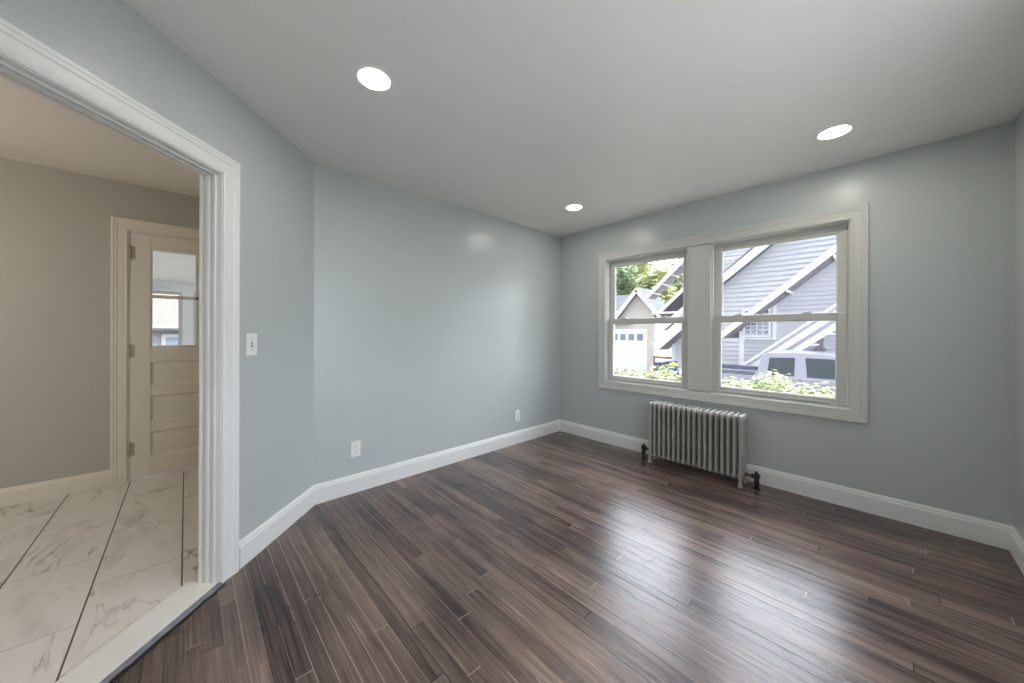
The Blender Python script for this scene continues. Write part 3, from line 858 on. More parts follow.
b = MB(fn); b.prism([(-0.009, 0.006), (0.004, 0.006), (0.012, 0.018), (0.006, 0.021)], -0.0045, 0.0045, lambda u, v, a: (a, u, v))
b.build('toggle', M['plate'], t, bevel=0.001)
for s in (-1, 1):
    b = MB(fn); b.prism([(0.0034 * math.cos(a * R(30)), s * 0.030 + 0.0034 * math.sin(a * R(30))) for a in range(12)], 0.0065, 0.0085, XYZ)
    b.build('screw', M['screw'], t)

# ------------------------------------------------------------------ radiator
NS, P = 18, 0.0433
RX0, RYF, RYB = -1.500, 3.232, 3.368               # first column, front and back columns
RZ0, RZ1 = 0.066, 0.572
rad = thing('radiator', 'old grey painted cast iron column radiator under the window', 'radiator', (RX0 + P * (NS - 1) / 2, (RYF + RYB) / 2, 0))
def section_mesh(x):
    b = MB()
    ym = (RYF + RYB) / 2
    for y, sy_ in ((RYF, 1.3), (ym, 2.6), (RYB, 1.6)):
        b.lathe([(0.006, RZ0), (0.0130, RZ0 + 0.012), (0.0150, RZ0 + 0.030), (0.0112, RZ0 + 0.060), (0.0108, RZ1 - 0.075), (0.0140, RZ1 - 0.040), (0.0165, RZ1 - 0.022), (0.012, RZ1 - 0.006), (0.005, RZ1)],
                (x, y, 0), 12, sx=1.0, sy=sy_)
    for zc, hh in ((RZ1 - 0.026, 0.020), (RZ0 + 0.030, 0.015)):
        pl = []
        for i in range(10):
            a = R(-90 + 20 * i); pl.append((RYB + 0.012 * math.cos(a), zc + hh * math.sin(a)))
        for i in range(10):
            a = R(90 + 20 * i); pl.append((RYF - 0.012 * abs(math.cos(a)), zc + hh * math.sin(a)))
        b.prism(pl, x - 0.0125, x + 0.0125, lambda u, v, a: (a, u, v))
        # hub joining it to the next section
        b.tube((x - P / 2, ym, zc), (x + P / 2, ym, zc), 0.009, n=10)
    return b
sec0 = None
for i in range(NS):
    if sec0 is None:
        sec0 = section_mesh(RX0).build('section', M['radiator'], rad, smooth=True, angle=50)
    else:
        c = sec0.copy(); COL.objects.link(c); c.parent = rad
        c.location = (P * i, 0, 0)
xe = RX0 + P * (NS - 1)
for x in (RX0, xe):
    for y in (RYF, RYB):
        b = MB(); b.lathe([(0.016, 0.0), (0.017, 0.008), (0.012, 0.022), (0.0115, 0.060), (0.015, 0.105), (0.012, 0.130)], (x, y, 0), 14, sx=1.0, sy=1.2)
        b.build('leg', M['radiator'], rad, smooth=True)
ym = (RYF + RYB) / 2
for x, s in ((RX0, -1), (xe, 1)):
    b = MB(); x1 = x + s * 0.095
    b.tube((x + s * 0.020, ym, RZ0 + 0.030), (x1, ym, RZ0 + 0.030), 0.012)
    p = b.build('supply_pipe', M['brass'], rad, smooth=True); p['label'] = 'tarnished reddish pipe stub'
    b = MB(); b.lathe([(0.014, 0.0), (0.014, 0.034), (0.020, 0.038), (0.020, 0.052), (0.016, 0.058), (0.017, 0.086), (0.023, 0.090), (0.023, 0.108), (0.019, 0.118), (0.010, 0.124)],
                      (x1, ym, 0.0), 16)
    b.lathe([(0.030, 0.0), (0.030, 0.004), (0.016, 0.008)], (x1, ym, 0.0), 20)
    b.tube((x1 - s * 0.032, ym, RZ0 + 0.030), (x1, ym, RZ0 + 0.030), 0.018, n=6)
    v = b.build('valve', M['iron'], rad, smooth=True); v['label'] = 'dark iron valve on the floor pipe'
    b = MB(); b.tube((x1, ym, 0.122), (x1, ym, 0.136), 0.011, 0.009, 6)
    b.build('valve_cap', M['iron'], v, smooth=True)

# ================================================================== outside
b = MB(); b.box(-60, 40, YC + 0.30, 70, GZ - 0.2, GZ).box(-60, XK - 0.30, -40, YC + 0.30, GZ - 0.2, GZ).box(XK - 0.30, 40, -40, YC + 0.30, GZ - 0.2, GZ)
struct('ground_outside', b, M['lawn'], 'lawn between the houses outside the windows', 'ground')
b = MB(); b.box(-13.5, 8, 7.2, 16.9, GZ, GZ + 0.02).box(-12.6, -9.2, 16.9, 21.0, GZ, GZ + 0.02)
struct('driveway', b, M['asphalt'], 'grey asphalt driveway under the pickup leading to the garage', 'driveway')

b = MB(); b.box(XD + 0.6, 10, -10, 7.0, GZ, GZ + 0.02)  # pale unseen surface added to throw light up onto the ceiling
struct('bounce_ground', b, M['concrete'], 'unseen pale ground added to bounce light in through the side window', 'bounce_ground')

def clip_x(poly, z):
    """x-range of a convex (x, z) polygon at height z."""
    xs = []
    n = len(poly)
    for i in range(n):
        (xa, za), (xb, zb) = poly[i], poly[(i + 1) % n]
        if min(za, zb) <= z <= max(za, zb):
            if abs(za - zb) < 1e-9: xs += [xa, xb]
            else: xs.append(xa + (xb - xa) * (z - za) / (zb - za))
    return (min(xs), max(xs)) if len(xs) >= 2 else None

def lap_wall(poly, y, course=0.15, fn=None, lip=0.045):
    """overlapping boards over a convex polygon in the plane Y = y, facing -Y; real courses with real laps."""
    fn = fn or (lambda u, v, d: (u, y - d, v))
    zs = [p[1] for p in poly]
    z, z1 = min(zs), max(zs)
    b = MB()
    while z < z1 - 1e-4:
        zt = min(z + course, z1)
        lo, hi = clip_x(poly, z + 1e-5), clip_x(poly, zt - 1e-5)
        if lo and hi:
            xs = [lo, hi]
            b.add([fn(lo[0], z, lip), fn(lo[1], z, lip), fn(hi[1], zt, 0.004), fn(hi[0], zt, 0.004),
                   fn(lo[0], z, -0.10), fn(lo[1], z, -0.10), fn(hi[1], zt, -0.10), fn(hi[0], zt, -0.10)],
                  [(0, 1, 2, 3), (7, 6, 5, 4), (0, 4, 5, 1), (3, 2, 6, 7), (0, 3, 7, 4), (1, 5, 6, 2)])
        z = zt
    return b

def rake(root, p0, p1, y0, y1, thick, board, mat_f='outtrim', mat_s='soffit', lookouts=0, top='shingle', fascia_drop=0.0):
    """an overhanging gable edge rising from p0 to p1 (x, z of its upper edge); front face at y0, running back to y1."""
    (xa, za), (xb, zb) = p0, p1
    d = Vector((xb - xa, zb - za)).normalized(); nrm = Vector((-d.y, d.x))
    if nrm.y < 0: nrm = -nrm
    q = lambda p, k: (p[0] - nrm.x * k, p[1] - nrm.y * k)
    b = MB(); b.prism([p0, p1, q(p1, board), q(p0, board)], y0, y0 + 0.04, lambda u, v, a: (u, a, v))
    b.prism([q(p0, -0.02), q(p1, -0.02), q(p1, board * 0.32), q(p0, board * 0.32)], y0 - 0.03, y0, lambda u, v, a: (u, a, v))
    b.build('rake_board', M[mat_f], root)
    b = MB(); b.prism([q(p0, thick * 0.45), q(p1, thick * 0.45), q(p1, thick), q(p0, thick)], y0 + 0.04, y1, lambda u, v, a: (u, a, v))
    b.build('soffit', M[mat_s], root)
    b = MB(); b.prism([q(p0, -0.03), q(p1, -0.03), q(p1, thick * 0.45), q(p0, thick * 0.45)], y0 + 0.0405, y1, lambda u, v, a: (u, a, v))
    b.build('roof_edge', M[top], root)
    L = math.hypot(xb - xa, zb - za)
    for i in range(lookouts):
        t = (i + 0.6) / lookouts * L
        c = (xa + d.x * t, za + d.y * t)
        e0, e1 = (c[0] - d.x * 0.022, c[1] - d.y * 0.022), (c[0] + d.x * 0.022, c[1] + d.y * 0.022)
        b = MB(); b.prism([q(e0, thick), q(e1, thick), q(e1, thick + 0.045), q(e0, thick + 0.045)], y0 + 0.05, y1, lambda u, v, a: (u, a, v))
        b.build('lookout', M[mat_f], root)

# ---- the neighbour's house: front gable wing (Y = 15), main gable wall (Y = 18), set-back wall (Y = 20)
hs = thing('house', 'pale grey lap sided house with steep white rakes behind the pickup', 'house', (-1.0, 16.0, GZ))
SL = 0.868                                            # rise of the front rake
lineB = lambda x: 1.84 + SL * (x + 3.21)              # its upper edge at Y = 14.0
wingx0, apex = -3.55, 1.90
zt = lambda x: lineB(x) - 0.21
poly = [(wingx0, GZ), (7.35, GZ), (7.35, zt(wingx0)), (apex, zt(apex)), (wingx0, zt(wingx0))]
o = lap_wall(poly, 15.0, 0.145).build('front_wall', M['siding_cool'], hs)
b = MB(); b.box(wingx0, wingx0 + 0.10, 15.0, 18.0, GZ, zt(wingx0) - 0.05); b.build('side_wall', M['siding_cool'], hs)
b = MB(); b.box(wingx0 - 0.03, wingx0 + 0.12, 14.955, 15.06, GZ, zt(wingx0) - 0.02); b.build('corner_board', M['outtrim'], hs)
e0 = (-3.98, lineB(-3.98)); e1 = (apex, lineB(apex))
rake(hs, e0, e1, 14.00, 18.0, 0.15, 0.15)
rake(hs, (2 * apex + 3.98, lineB(-3.98)), e1, 14.00, 18.0, 0.15, 0.15)
# brackets under the overhang
for x in (-2.05, -0.95):
    z = lineB(x) - 0.24
    b = MB(); b.box(x - 0.025, x + 0.025, 14.06, 14.99, z - 0.05, z + 0.02); b.build('bracket', M['outtrim'], hs)
# main wall
lineA = lambda x: 3.42 + 0.81 * (x + 4.95)
poly = [(-7.15, GZ), (4.0, GZ), (4.0, lineA(1.9)), (1.9, lineA(1.9)), (-7.15, lineA(-7.15))]
lap_wall(poly, 18.0, 0.20).build('main_wall', M['siding'], hs)
b = MB(); b.box(-7.22, -7.06, 17.95, 18.06, GZ, lineA(-7.15)); b.build('corner_board', M['outtrim'], hs)
rake(hs, (-7.75, lineA(-7.75) + 0.30), (1.9, lineA(1.9) + 0.30), 17.45, 19.9, 0.12, 0.27)
# set-back wall behind it
lineF = lambda x: 4.32 + 0.885 * (x + 5.38)
poly = [(-6.45, GZ), (-1.0, GZ), (-1.0, lineF(-1.0) + 0.6), (-6.45, lineF(-6.45) + 0.6 + 1.6)]
lap_wall([(-6.45, GZ), (0, GZ), (0, 11.0), (-6.45, 7.2)], 20.0, 0.19).build('rear_wall', M['siding'], hs)
b = MB(); x0, x1 = -6.45, -0.6
b.prism([(x0, lineF(x0)), (x1, lineF(x1)), (x1, lineF(x1) + 0.09), (x0, lineF(x0) + 0.09)], 19.93, 19.99, lambda u, v, a: (u, a, v))
b.build('trim_board', M['soffit'], hs)
# window in the front wing
wx0, wx1, wz0, wz1 = -3.40, -2.70, 1.17, 2.05
b = MB(); b.frame((wx0, wx1, wz0, wz1), [(0, 0.02), (0.0, 0.06), (0.075, 0.06), (0.075, 0.0)], lambda u, v, w: (u, 15.0 - w, v))
b.box(wx0 - 0.16, wx1 + 0.24, 14.90, 14.99, wz0 - 0.16, wz0 - 0.10)
b.box(wx1 + 0.12, wx1 + 0.22, 14.93, 15.0, wz0 - 0.10, wz1 + 0.14)
wf = b.build('window', M['outtrim'], hs)
MB().box(wx0, wx1, 14.972, 14.982, wz0, wz1).build('pane', M['outglass'], wf)
b = MB(); b.box(-3.06, -3.03, 14.965, 14.975, wz0, wz1).box(wx0, wx1, 14.965, 14.975, 1.60, 1.63).box(wx0, wx1, 14.965, 14.975, 1.35, 1.37)
b.box(-3.24, -3.22, 14.965, 14.975, wz0, wz1).box(-2.88, -2.86, 14.965, 14.975, wz0, wz1)
b.build('muntin', M['outtrim'], wf)
# utility vent
b = MB(); b.box(-1.48, -1.20, 14.90, 14.99, 0.68, 0.76).box(-1.42, -1.26, 14.93, 14.99, 0.76, 1.10); b.build('vent', M['soffit'], hs)

# stairs up the front of the wing
stx = thing('outside_stairs', 'white outside stair climbing along the grey house behind the pickup', 'stairs', (-2.5, 14.0, GZ))
sl = lambda x: 0.16 + 0.836 * (x + 3.25)
def strip(x0, x1, up, dn, ya, yb):
    b = MB(); b.prism([(x0, sl(x0) + dn), (x1, sl(x1) + dn), (x1, sl(x1) + up), (x0, sl(x0) + up)], ya, yb, lambda u, v, a: (u, a, v)); return b
strip(-3.27, 2.2, 0.0, -0.075, 13.96, 14.04).build('handrail', M['outtrim'], stx)
strip(-3.22, 2.2, -0.20, -0.40, 14.02, 14.06).build('lower_rail', M['outtrim'], stx)
strip(-4.0 + 1.85, 2.9, -0.20 - 0.36, -0.62 - 0.14, 13.98, 14.06).build('stringer', M['outtrim'], stx)
for i in range(9):
    x = -2.1 + i * 0.42
    b = MB(); b.box(x - 0.02, x + 0.34, 14.07, 14.85, sl(x) - 0.62, sl(x) - 0.57); b.build('tread', M['outtrim'], stx)
for x in (-3.22, 0.4, 2.1):
    b = MB(); b.box(x - 0.05, x + 0.05, 13.97, 14.05, GZ, sl(x) + 0.03); b.build('post', M['outtrim'], stx)

# ---- roofs at the left end of the house
pr = thing('porch_roof', 'high grey boarded roof overhang slanting up above the garage gable', 'roof', (-8.0, 19.5, GZ))
rake(pr, (-9.10, 3.30), (-5.6, 6.50), 19.0, 20.0, 0.16, 0.16, lookouts=7)
b = MB(); b.box(-5.95, -5.80, 19.75, 19.90, GZ, 6.15); b.build('post', M['outtrim'], pr)
p2 = thing('wing_roof', 'white edged lower roof slope rising beside the trees left of the house', 'roof', (-7.0, 18.6, GZ))
rake(p2, (-7.82, 2.22), (-6.1, 3.80), 17.5, 19.9, 0.10, 0.13)
b = MB(); b.box(-6.35, -6.22, 19.2, 19.35, GZ, 3.5); b.build('post', M['outtrim'], p2)
b = MB(); b.box(-8.0, -6.3, 17.40, 17.47, 2.20, 2.29); b.build('tie_beam', M['outtrim'], p2)
p3 = thing('lean_to_roof', 'low white fronted lean-to roof with a dark underside right of the garage', 'roof', (-7.0, 17.2, GZ))
d3 = (1.59 - 0.40) / (-6.37 + 7.69)
rake(p3, (-7.72, 0.70), (-5.7, 0.70 + d3 * 2.02), 16.9, 18.1, 0.40, 0.40, lookouts=0)
b = MB(); b.box(-5.9, -5.8, 17.6, 17.7, GZ, 1.7); b.build('post', M['outtrim'], p3)

# ---- garage
ga = thing('garage', 'white doored garage with a tan sided gable and grey shingle roof', 'garage', (-11.0, 23.0, GZ))
gax, gaz, gsl = -10.46, 4.07, 1.16
gx0, gx1 = -12.55, -9.53
zw = lambda x: gaz - 0.22 - gsl * abs(x - gax)
lap_wall([(gx0, GZ), (gx1, GZ), (gx1, zw(gx1)), (gax, zw(gax)), (gx0, 1.50)], 21.0, 0.19, lip=0.06).build('front_wall', M['siding_tan'], ga)
b = MB(); b.box(gx1 - 0.1, gx1, 21.0, 26.5, GZ, 2.2); b.build('side_wall', M['siding_tan'], ga)
rake(ga, (-8.90, gaz - gsl * 1.56), (gax, gaz), 20.55, 22.8, 0.16, 0.22, top='shingle')
rake(ga, (-12.30, gaz - gsl * 1.84), (gax, gaz), 20.55, 22.8, 0.16, 0.22, top='shingle')
# main roof, ridge running left
b = MB(); b.prism([(20.7, 1.95), (24.2, 4.10), (27.7, 1.95), (27.7, 1.80), (24.2, 3.94), (20.7, 1.80)], -19.0, -11.0, lambda u, v, a: (a, u, v))
b.build('main_roof', M['shingle'], ga)
b = MB(); b.box(-18.6, gx0, 21.2, 27.0, GZ, 2.0); b.build('left_wall', M['siding_tan'], ga)
b = MB(); b.frame((-12.40, -10.05, GZ, 1.36), [(0, 0.0), (0, 0.05), (0.12, 0.05), (0.12, 0)], lambda u, v, w: (u, 21.0 - 0.02 - w, v), open_bottom=True)
b.build('door_trim', M['outtrim'], ga)
gd = MB()
for i in range(4):
    z0 = GZ + 0.02 + i * (1.36 - GZ - 0.02) / 4
    gd.box(-12.40, -10.05, 20.92, 20.985, z0, z0 + (1.36 - GZ - 0.02) / 4 - 0.012)
gdo = gd.build('garage_door', M['garage_door'], ga, bevel=0.004)
for i in range(4):
    x0 = -12.10 - 0.24 + i * 0.58 + 0.02
    b = MB(); b.frame((x0, x0 + 0.40, 0.75, 1.17), [(0, -0.01), (0, 0.015), (0.03, 0.015), (0.03, -0.01)], lambda u, v, w: (u, 20.92 - w, v))
    f_ = b.build('window', M['garage_door'], gdo)
    MB().box(x0, x0 + 0.40, 20.915, 20.922, 0.75, 1.17).build('pane', M['outglass'], f_)

# ---- pickup truck, side on, nose to the right
tr = thing('pickup_truck', 'silver crew cab pickup parked on the driveway behind the hedge', 'truck', (-1.5, 12.9, GZ))
TY0, TY1 = 12.0, 13.9
side = lambda u, v, a: (u, a, v)
def arch(cx, cz, r, n=9):
    return [(cx + r * math.cos(R(180 - 180 * i / (n - 1))), cz + r * math.sin(R(180 - 180 * i / (n - 1)))) for i in range(n)]
rw, fw = (-3.22, GZ + 0.38), (0.55, GZ + 0.38)
body = [(-4.22, GZ + 0.42)] + [(-3.80, GZ + 0.40)] + arch(rw[0], GZ + 0.42, 0.46) + arch(fw[0], GZ + 0.42, 0.46) + \
       [(1.42, GZ + 0.40), (1.46, GZ + 0.75), (1.38, -0.12), (0.05, 0.02), (-2.46, 0.02), (-2.48, -0.01), (-4.22, 0.0)]
b = MB(); b.prism(body, TY0, TY1, side)
b.build('body', M['truck'], tr, bevel=0.03, seg=2)
# bed rails and tailgate cap
b = MB(); b.box(-4.26, -2.50, TY0 - 0.005, TY0 + 0.10, 0.015, 0.135).box(-4.26, -2.50, TY1 - 0.10, TY1 + 0.005, 0.015, 0.135).box(-4.26, -4.16, TY0 + 0.10, TY1 - 0.10, 0.015, 0.135)
b.build('bed_rail', M['truckdark'], tr, bevel=0.015)
# greenhouse, leaning in towards the roof
cab = [(-2.46, 0.0), (-2.36, 0.60), (-2.22, 0.695), (-1.75, 0.715), (-0.95, 0.690), (-0.58, 0.60), (0.20, 0.0)]
def lean(u, v, a):
    k = max(0.0, min(1.0, v / 0.7)) * 0.16
    return (u, (TY0 + 0.02 + k) if a == 0 else (TY1 - 0.02 - k), v)
b = MB(); b.prism(cab, 0, 1, lean); b.build('cab', M['truck'], tr, bevel=0.02)
def tglass(poly, name='side_window'):
    b = MB(); b.prism(poly, -0.006, 0.012, lambda u, v, d: (u, TY0 + 0.02 + max(0, v / 0.7) * 0.16 - d, v)); return b.build(name, M['truckglass'], tr)
tglass([(-2.20, 0.075), (-1.60, 0.075), (-1.60, 0.565), (-2.16, 0.545)])
tglass([(-1.33, 0.065), (-0.30, 0.065), (-0.66, 0.50), (-0.86, 0.565), (-1.38, 0.57)])
for x0, z0 in ((-1.482, -0.62), (-2.45, -0.55)):
    b = MB(); b.prism([(x0, z0), (x0 + 0.012, z0), (x0 + 0.012, 0.02), (x0, 0.02)], TY0 - 0.003, TY0 + 0.004, side)
    b.build('door_seam', M['rubber'], tr)
for x in (-1.75, -0.62):
    b = MB(); b.box(x - 0.11, x + 0.11, TY0 - 0.035, TY0 + 0.002, -0.16, -0.125); b.build('door_handle', M['chrome'], tr, bevel=0.008)
b = MB(); b.box(-0.30, -0.12, TY0 - 0.22, TY0 - 0.02, 0.06, 0.26); b.build('side_mirror', M['truckdark'], tr, bevel=0.03)
b = MB(); b.box(1.40, 1.56, TY0 + 0.02, TY1 - 0.02, GZ + 0.42, GZ + 0.68); b.build('bumper', M['chrome'], tr, bevel=0.03)
b = MB(); b.box(-4.40, -4.22, TY0 + 0.02, TY1 - 0.02, GZ + 0.42, GZ + 0.62); b.build('bumper', M['chrome'], tr, bevel=0.03)
b = MB(); b.box(-4.245, -4.10, TY0 - 0.008, TY0 + 0.12, -0.42, -0.03); b.build('tail_light', M['redlens'], tr, bevel=0.01)
for (wx, wz) in (rw, fw):
    for y0, y1 in ((TY0 + 0.01, TY0 + 0.26), (TY1 - 0.26, TY1 - 0.01)):
        b = MB(); b.lathe([(0.20, y0 + 0.02), (0.34, y0), (0.385, y0 + 0.04), (0.385, y1 - 0.04), (0.34, y1), (0.20, y1 - 0.02)], (wx, 0, wz), 28, 'Y')
        w_ = b.build('wheel', M['rubber'], tr, smooth=True)
        b = MB(); b.lathe([(0.06, y0 - 0.002), (0.12, y0 + 0.02), (0.22, y0 + 0.008), (0.22, y1 - 0.02), (0.06, y1 - 0.01)], (wx, 0, wz), 24, 'Y')
        b.build('hub', M['chrome'], w_, smooth=True)

# ---- greenery
def leaves(mb, pts, size, rng, spread=0.6):
    for p in pts:
        s = size * rng.uniform(0.6, 1.3)
        a, t = rng.uniform(0, 2 * math.pi), rng.uniform(-1.1, 1.1)
        e = Vector((math.cos(a), math.sin(a), 0)); g = Vector((-math.sin(a) * math.cos(t), math.cos(a) * math.cos(t), math.sin(t)))
        c = Vector(p)
        mb.add([tuple(c - e * s), tuple(c + g * s * 0.45 - e * s * 0.2), tuple(c + e * s), tuple(c - g * s * 0.45 - e * s * 0.2)], [(0, 1, 2, 3)])
rng = random.Random(11)
hd = thing('hedge', 'long low light green hedge just outside the two windows', 'hedge', (-1.9, 5.3, GZ))
b = MB(); pts = []
for i in range(26000):
    x = rng.uniform(-4.3, 1.0)
    top = 0.56 + 0.07 * math.sin(x * 5.1) + 0.05 * math.sin(x * 13.0 + 1.0)
    y = rng.uniform(4.95, 5.70)
    if rng.random() < 0.55: z = top - abs(rng.gauss(0, 0.07)) + (0.09 if rng.random() < 0.12 else 0)
    else:
        z = rng.uniform(GZ + 0.05, top); y = 4.95 + abs(rng.gauss(0, 0.06)) if rng.random() < 0.7 else y
    pts.append((x, y, z))
leaves(b, pts, 0.030, rng)
b.build('foliage', M['hedge'], hd)
b = MB()
for i in range(22):
    x = -4.2 + i * 0.245
    b.tube((x, 5.3 + rng.uniform(-.1, .1), GZ), (x + rng.uniform(-.06, .06), 5.3, 0.35), 0.018, 0.008, 6)
b.build('stem', M['bark'], hd)

def tree(x, y, h, rad_, label, mat, n=7000, group=None, low=0.25):
    t = thing('tree', label, 'tree', (x, y, GZ), group)
    top = GZ + h
    b = MB(); b.tube((x, y, GZ), (x + 0.1, y, GZ + h * 0.55), 0.16, 0.09, 10)
    limbs = []
    for i in range(6):
        a = i * 1.05 + rng.uniform(0, .5); z0 = GZ + h * rng.uniform(0.30, 0.52)
        e = (x + math.cos(a) * rad_ * 0.7, y + math.sin(a) * rad_ * 0.7, z0 + h * rng.uniform(0.2, 0.38))
        b.tube((x + 0.05, y, z0), e, 0.06, 0.02, 6); limbs.append(e)
    b.build('trunk', M['bark'], t)
    cl = [(x, y, GZ + h * 0.72)] + limbs
    for i in range(9): cl.append((x + rng.uniform(-1, 1) * rad_ * .8, y + rng.uniform(-1, 1) * rad_ * .8, GZ + h * rng.uniform(low + 0.1, 0.92)))
    pts = []
    for i in range(n):
        c = rng.choice(cl); r = rad_ * 0.55 * rng.random() ** 0.45
        u = Vector((rng.gauss(0, 1), rng.gauss(0, 1), rng.gauss(0, 1))).normalized() * r
        pts.append((c[0] + u.x, c[1] + u.y, c[2] + u.z * 0.8))
    b = MB(); leaves(b, pts, 0.15 if h < 5 else 0.21, rng); b.build('crown', mat, t)
tree(-18.2, 32.2, 9.2, 2.2, 'grey-green tree at the far left of the left window behind the garage roof', M['tree2'])
tree(-20.8, 39.8, 12.4, 2.8, 'bright yellow-green tree rising right behind the garage gable', M['tree'])
tree(-13.4, 29.6, 8.2, 1.9, 'yellow-green tree standing between the garage apex and the slanting high overhang', M['tree'])
tree(-9.0, 31.5, 6.6, 1.5, 'small green tree seen between the two slanting roofs', M['tree2'])
tree(-8.5, 23.6, 2.6, 0.7, 'low green bush seen through the gap under the lean-to roof', M['tree2'], 1800, low=0.0)
tree(-27.0, 50.0, 14.0, 3.4, 'tall pale tree behind all the others over the garage', M['tree'], 8000)
tree(-19.2, 47.8, 12.5, 3.0, 'tall green tree behind the slanting overhang', M['tree2'], 8000)


# ---- things kept under the lean-to
b = MB(); b.box(-8.3, -7.1, 18.2, 18.32, -0.10, 0.0)
for x in (-8.25, -7.15): b.box(x - 0.04, x + 0.04, 18.21, 18.31, GZ, -0.10)
tag(b.build('fence_rail', M['wood'], org=(-7.7, 18.26, GZ)), 'brown wooden rail under the lean-to roof right of the garage', 'rail')
def tub(x, y, w, d, h, mat, label, lid=None):
    t = thing('storage_tub', label, 'tub', (x, y, GZ))
    b = MB()
    n = 4
    b.add([(x - w * .42, y - d * .42, GZ), (x + w * .42, y - d * .42, GZ), (x + w * .42, y + d * .42, GZ), (x - w * .42, y + d * .42, GZ),
           (x - w * .5, y - d * .5, GZ + h), (x + w * .5, y - d * .5, GZ + h), (x + w * .5, y + d * .5, GZ + h), (x - w * .5, y + d * .5, GZ + h)],
          [(0, 3, 2, 1), (4, 5, 6, 7), (0, 1, 5, 4), (1, 2, 6, 5), (2, 3, 7, 6), (3, 0, 4, 7)])
    b.build('bin_body', mat, t, bevel=0.03)
    MB().box(x - w * .54, x + w * .54, y - d * .54, y + d * .54, GZ + h, GZ + h + 0.06).build('lid', lid or mat, t, bevel=0.02)
    for s in (-1, 1): MB().tube((x + s * w * 0.5, y - 0.08, GZ + h - 0.1), (x + s * w * 0.5, y + 0.08, GZ + h - 0.1), 0.02, n=8).build('handle', lid or mat, t)
tub(-7.05, 16.3, 0.42, 0.5, 0.95, M['darkbin'], 'dark blue-grey bin standing against the garage corner under the lean-to')
tub(-6.62, 16.45, 0.34, 0.5, 1.02, M['darkbin'], 'dark blue-grey bin in the middle under the lean-to', M['blue'])
tub(-6.30, 15.85, 0.36, 0.40, 0.80, M['blue'], 'bright blue bin under the yellow sack')
def sack(x, y, z, rx, ry, rz, mat, label):
    b = MB(); n, k = 16, 9
    vs, fs = [], []
    for j in range(k):
        ph = math.pi * (j + 0.5) / k
        for i in range(n):
            a = 2 * math.pi * i / n
            q = 1 + 0.10 * math.sin(3 * a + j) + 0.06 * math.sin(7 * a - 2 * j)
            vs.append((x + rx * math.sin(ph) * math.cos(a) * q, y + ry * math.sin(ph) * math.sin(a) * q, z + rz * (1 + max(-0.86, -math.cos(ph)))))
    for j in range(k - 1):
        for i in range(n):
            fs.append((j * n + i, j * n + (i + 1) % n, (j + 1) * n + (i + 1) % n, (j + 1) * n + i))
    fs.append(tuple(range(n))[::-1]); fs.append(tuple(range((k - 1) * n, k * n)))
    b.add(vs, fs)
    tag(b.build('sack', mat, smooth=True, angle=180, org=(x, y, z)), label, 'sack')
sack(-6.30, 15.87, GZ + 0.865, 0.20, 0.17, 0.10, M['yellow'], 'yellow sack lying on the bright blue bin')
sack(-5.86, 15.9, GZ - 0.06, 0.16, 0.16, 0.62, M['white'], 'white upright sack at the right edge of the left window')

# ---- sun porch behind the kitchen door, and the house beyond it
PX = -6.9
b = MB(); b.box(PX - 0.1, XK - 0.13, -2.2, 2.2, -0.12, -0.02)
struct('floor_porch', b, M['concrete'], 'pale floor of the porch behind the glazed door', 'floor')
b = MB(); b.prism([(PX - 0.5, 1.86), (XK - 0.13, 2.36), (XK - 0.13, 2.44), (PX - 0.5, 1.94)], -2.3, 2.3, lambda u, v, a: (u, a, v))
struct('ceiling_porch', b, M['ceiling'], 'white sloping porch ceiling seen through the door glass', 'ceiling')
b = MB(); b.box(PX - 0.10, PX, -2.3, 2.3, -0.1, 0.72).box(PX - 0.10, PX, -2.3, 2.3, 1.80, 1.97)
b.box(PX, PX + 0.02, -2.3, 2.3, 1.90, 1.95).box(PX, PX + 0.015, -2.3, 2.3, 1.80, 1.84)
for y in (-2.25, -1.15, 0.02, 1.10, 2.2): b.box(PX - 0.10, PX, y - 0.06, y + 0.06, 0.72, 1.80)
struct('wall_porch', b, M['outtrim'], 'white window wall of the porch seen through the door glass', 'wall')
b = MB(); b.box(PX, XK - 0.13, -2.32, -2.2, -0.1, 2.4).box(PX, XK - 0.13, 2.2, 2.32, -0.1, 2.4)
struct('wall_porch_end', b, M['outtrim'], 'white end walls of the porch', 'wall')
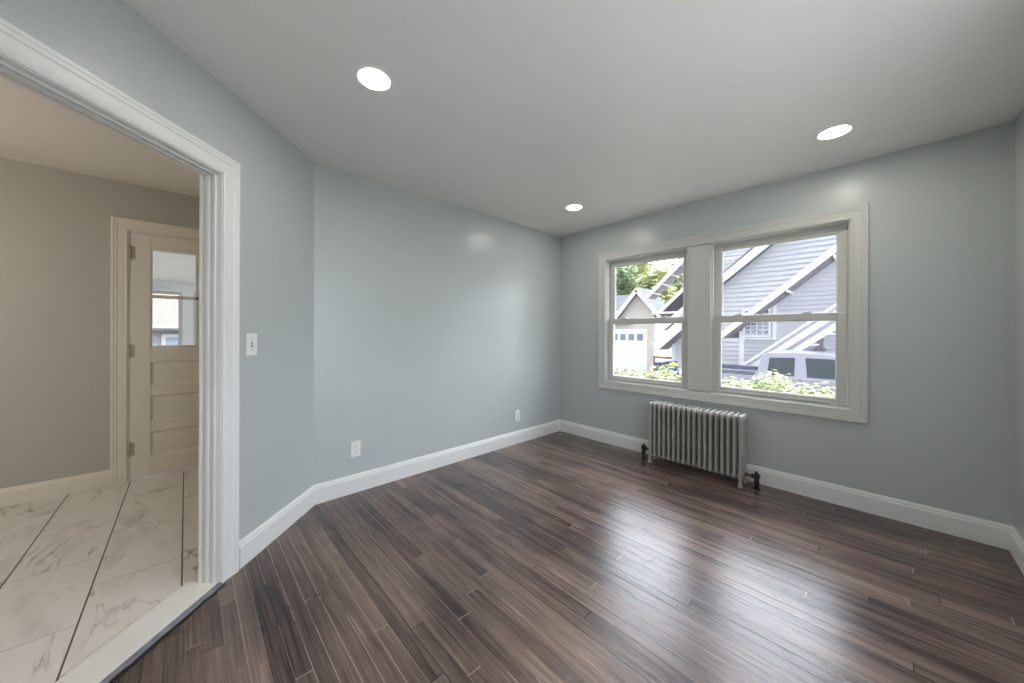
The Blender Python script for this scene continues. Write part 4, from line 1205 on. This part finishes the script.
for k, (y0, y1) in enumerate(((-1.09, -0.04), (0.08, 1.04))):
    w = thing('window_%d' % (5 + k), ['wide porch window seen through the door glass with a roof beyond', 'narrow porch window at the right of the door glass'][k], 'window', (PX - 0.05, (y0 + y1) / 2, 0.72), kind='structure')
    b = MB(); b.frame((y0 + 0.04, y1 - 0.04, 0.76, 1.76), [(0, 0.02), (0, 0.06), (0.04, 0.07), (0.04, 0.01)], lambda u, v, t: (PX - t, u, v))
    b.box(PX - 0.06, PX - 0.03, y0 + 0.04, y1 - 0.04, 1.235, 1.275)
    b.build('sash', M['sash'], w)
    MB().box(PX - 0.047, PX - 0.043, y0 + 0.035, y1 - 0.035, 0.755, 1.765).build('pane', M['glass'], w)
fh = thing('far_house', 'small house with a tan shingle roof seen through the door glass', 'house', (-17, 0.5, GZ))
b = MB(); b.prism([(-14.6, 1.42), (-18.0, 2.62), (-21.4, 1.42), (-21.4, 1.30), (-18.0, 2.46), (-14.6, 1.30)], -6, 1.6, lambda u, v, a: (u, a, v)); b.build('roof', M['shingle_tan'], fh)
b = MB(); b.box(-14.70, -14.58, -6, 1.6, 1.27, 1.42); b.build('fascia', M['trim_grey'], fh)
lap_wall([(-5.7, GZ), (1.3, GZ), (1.3, 1.32), (-5.7, 1.32)], 0, 0.16, fn=lambda u, v, d: (-15.0 + d, u, v)).build('front_wall', M['siding_grey'], fh)
for y in (-5.7, 1.2):
    b = MB(); b.box(-20.8, -15.12, y, y + 0.1, GZ, 1.32); b.build('side_wall', M['siding_grey'], fh)
b = MB(); b.frame((-0.45, 0.35, 0.35, 1.05), [(0, 0.0), (0, 0.05), (0.09, 0.05), (0.09, 0)], lambda u, v, t: (-14.97 + t, u, v)); wf = b.build('window', M['trim_grey'], fh)
MB().box(-14.98, -14.96, -0.45, 0.35, 0.35, 1.05).build('pane', M['outglass'], wf)
tree(-26.2, -1.0, 6.0, 2.2, 'green tree above the tan roof seen through the door glass', M['tree2'], 1800, low=0.3)
tree(-27.5, 6.0, 6.2, 2.2, 'green tree right of the tan roof beyond the porch', M['tree2'], 1500, low=0.3)
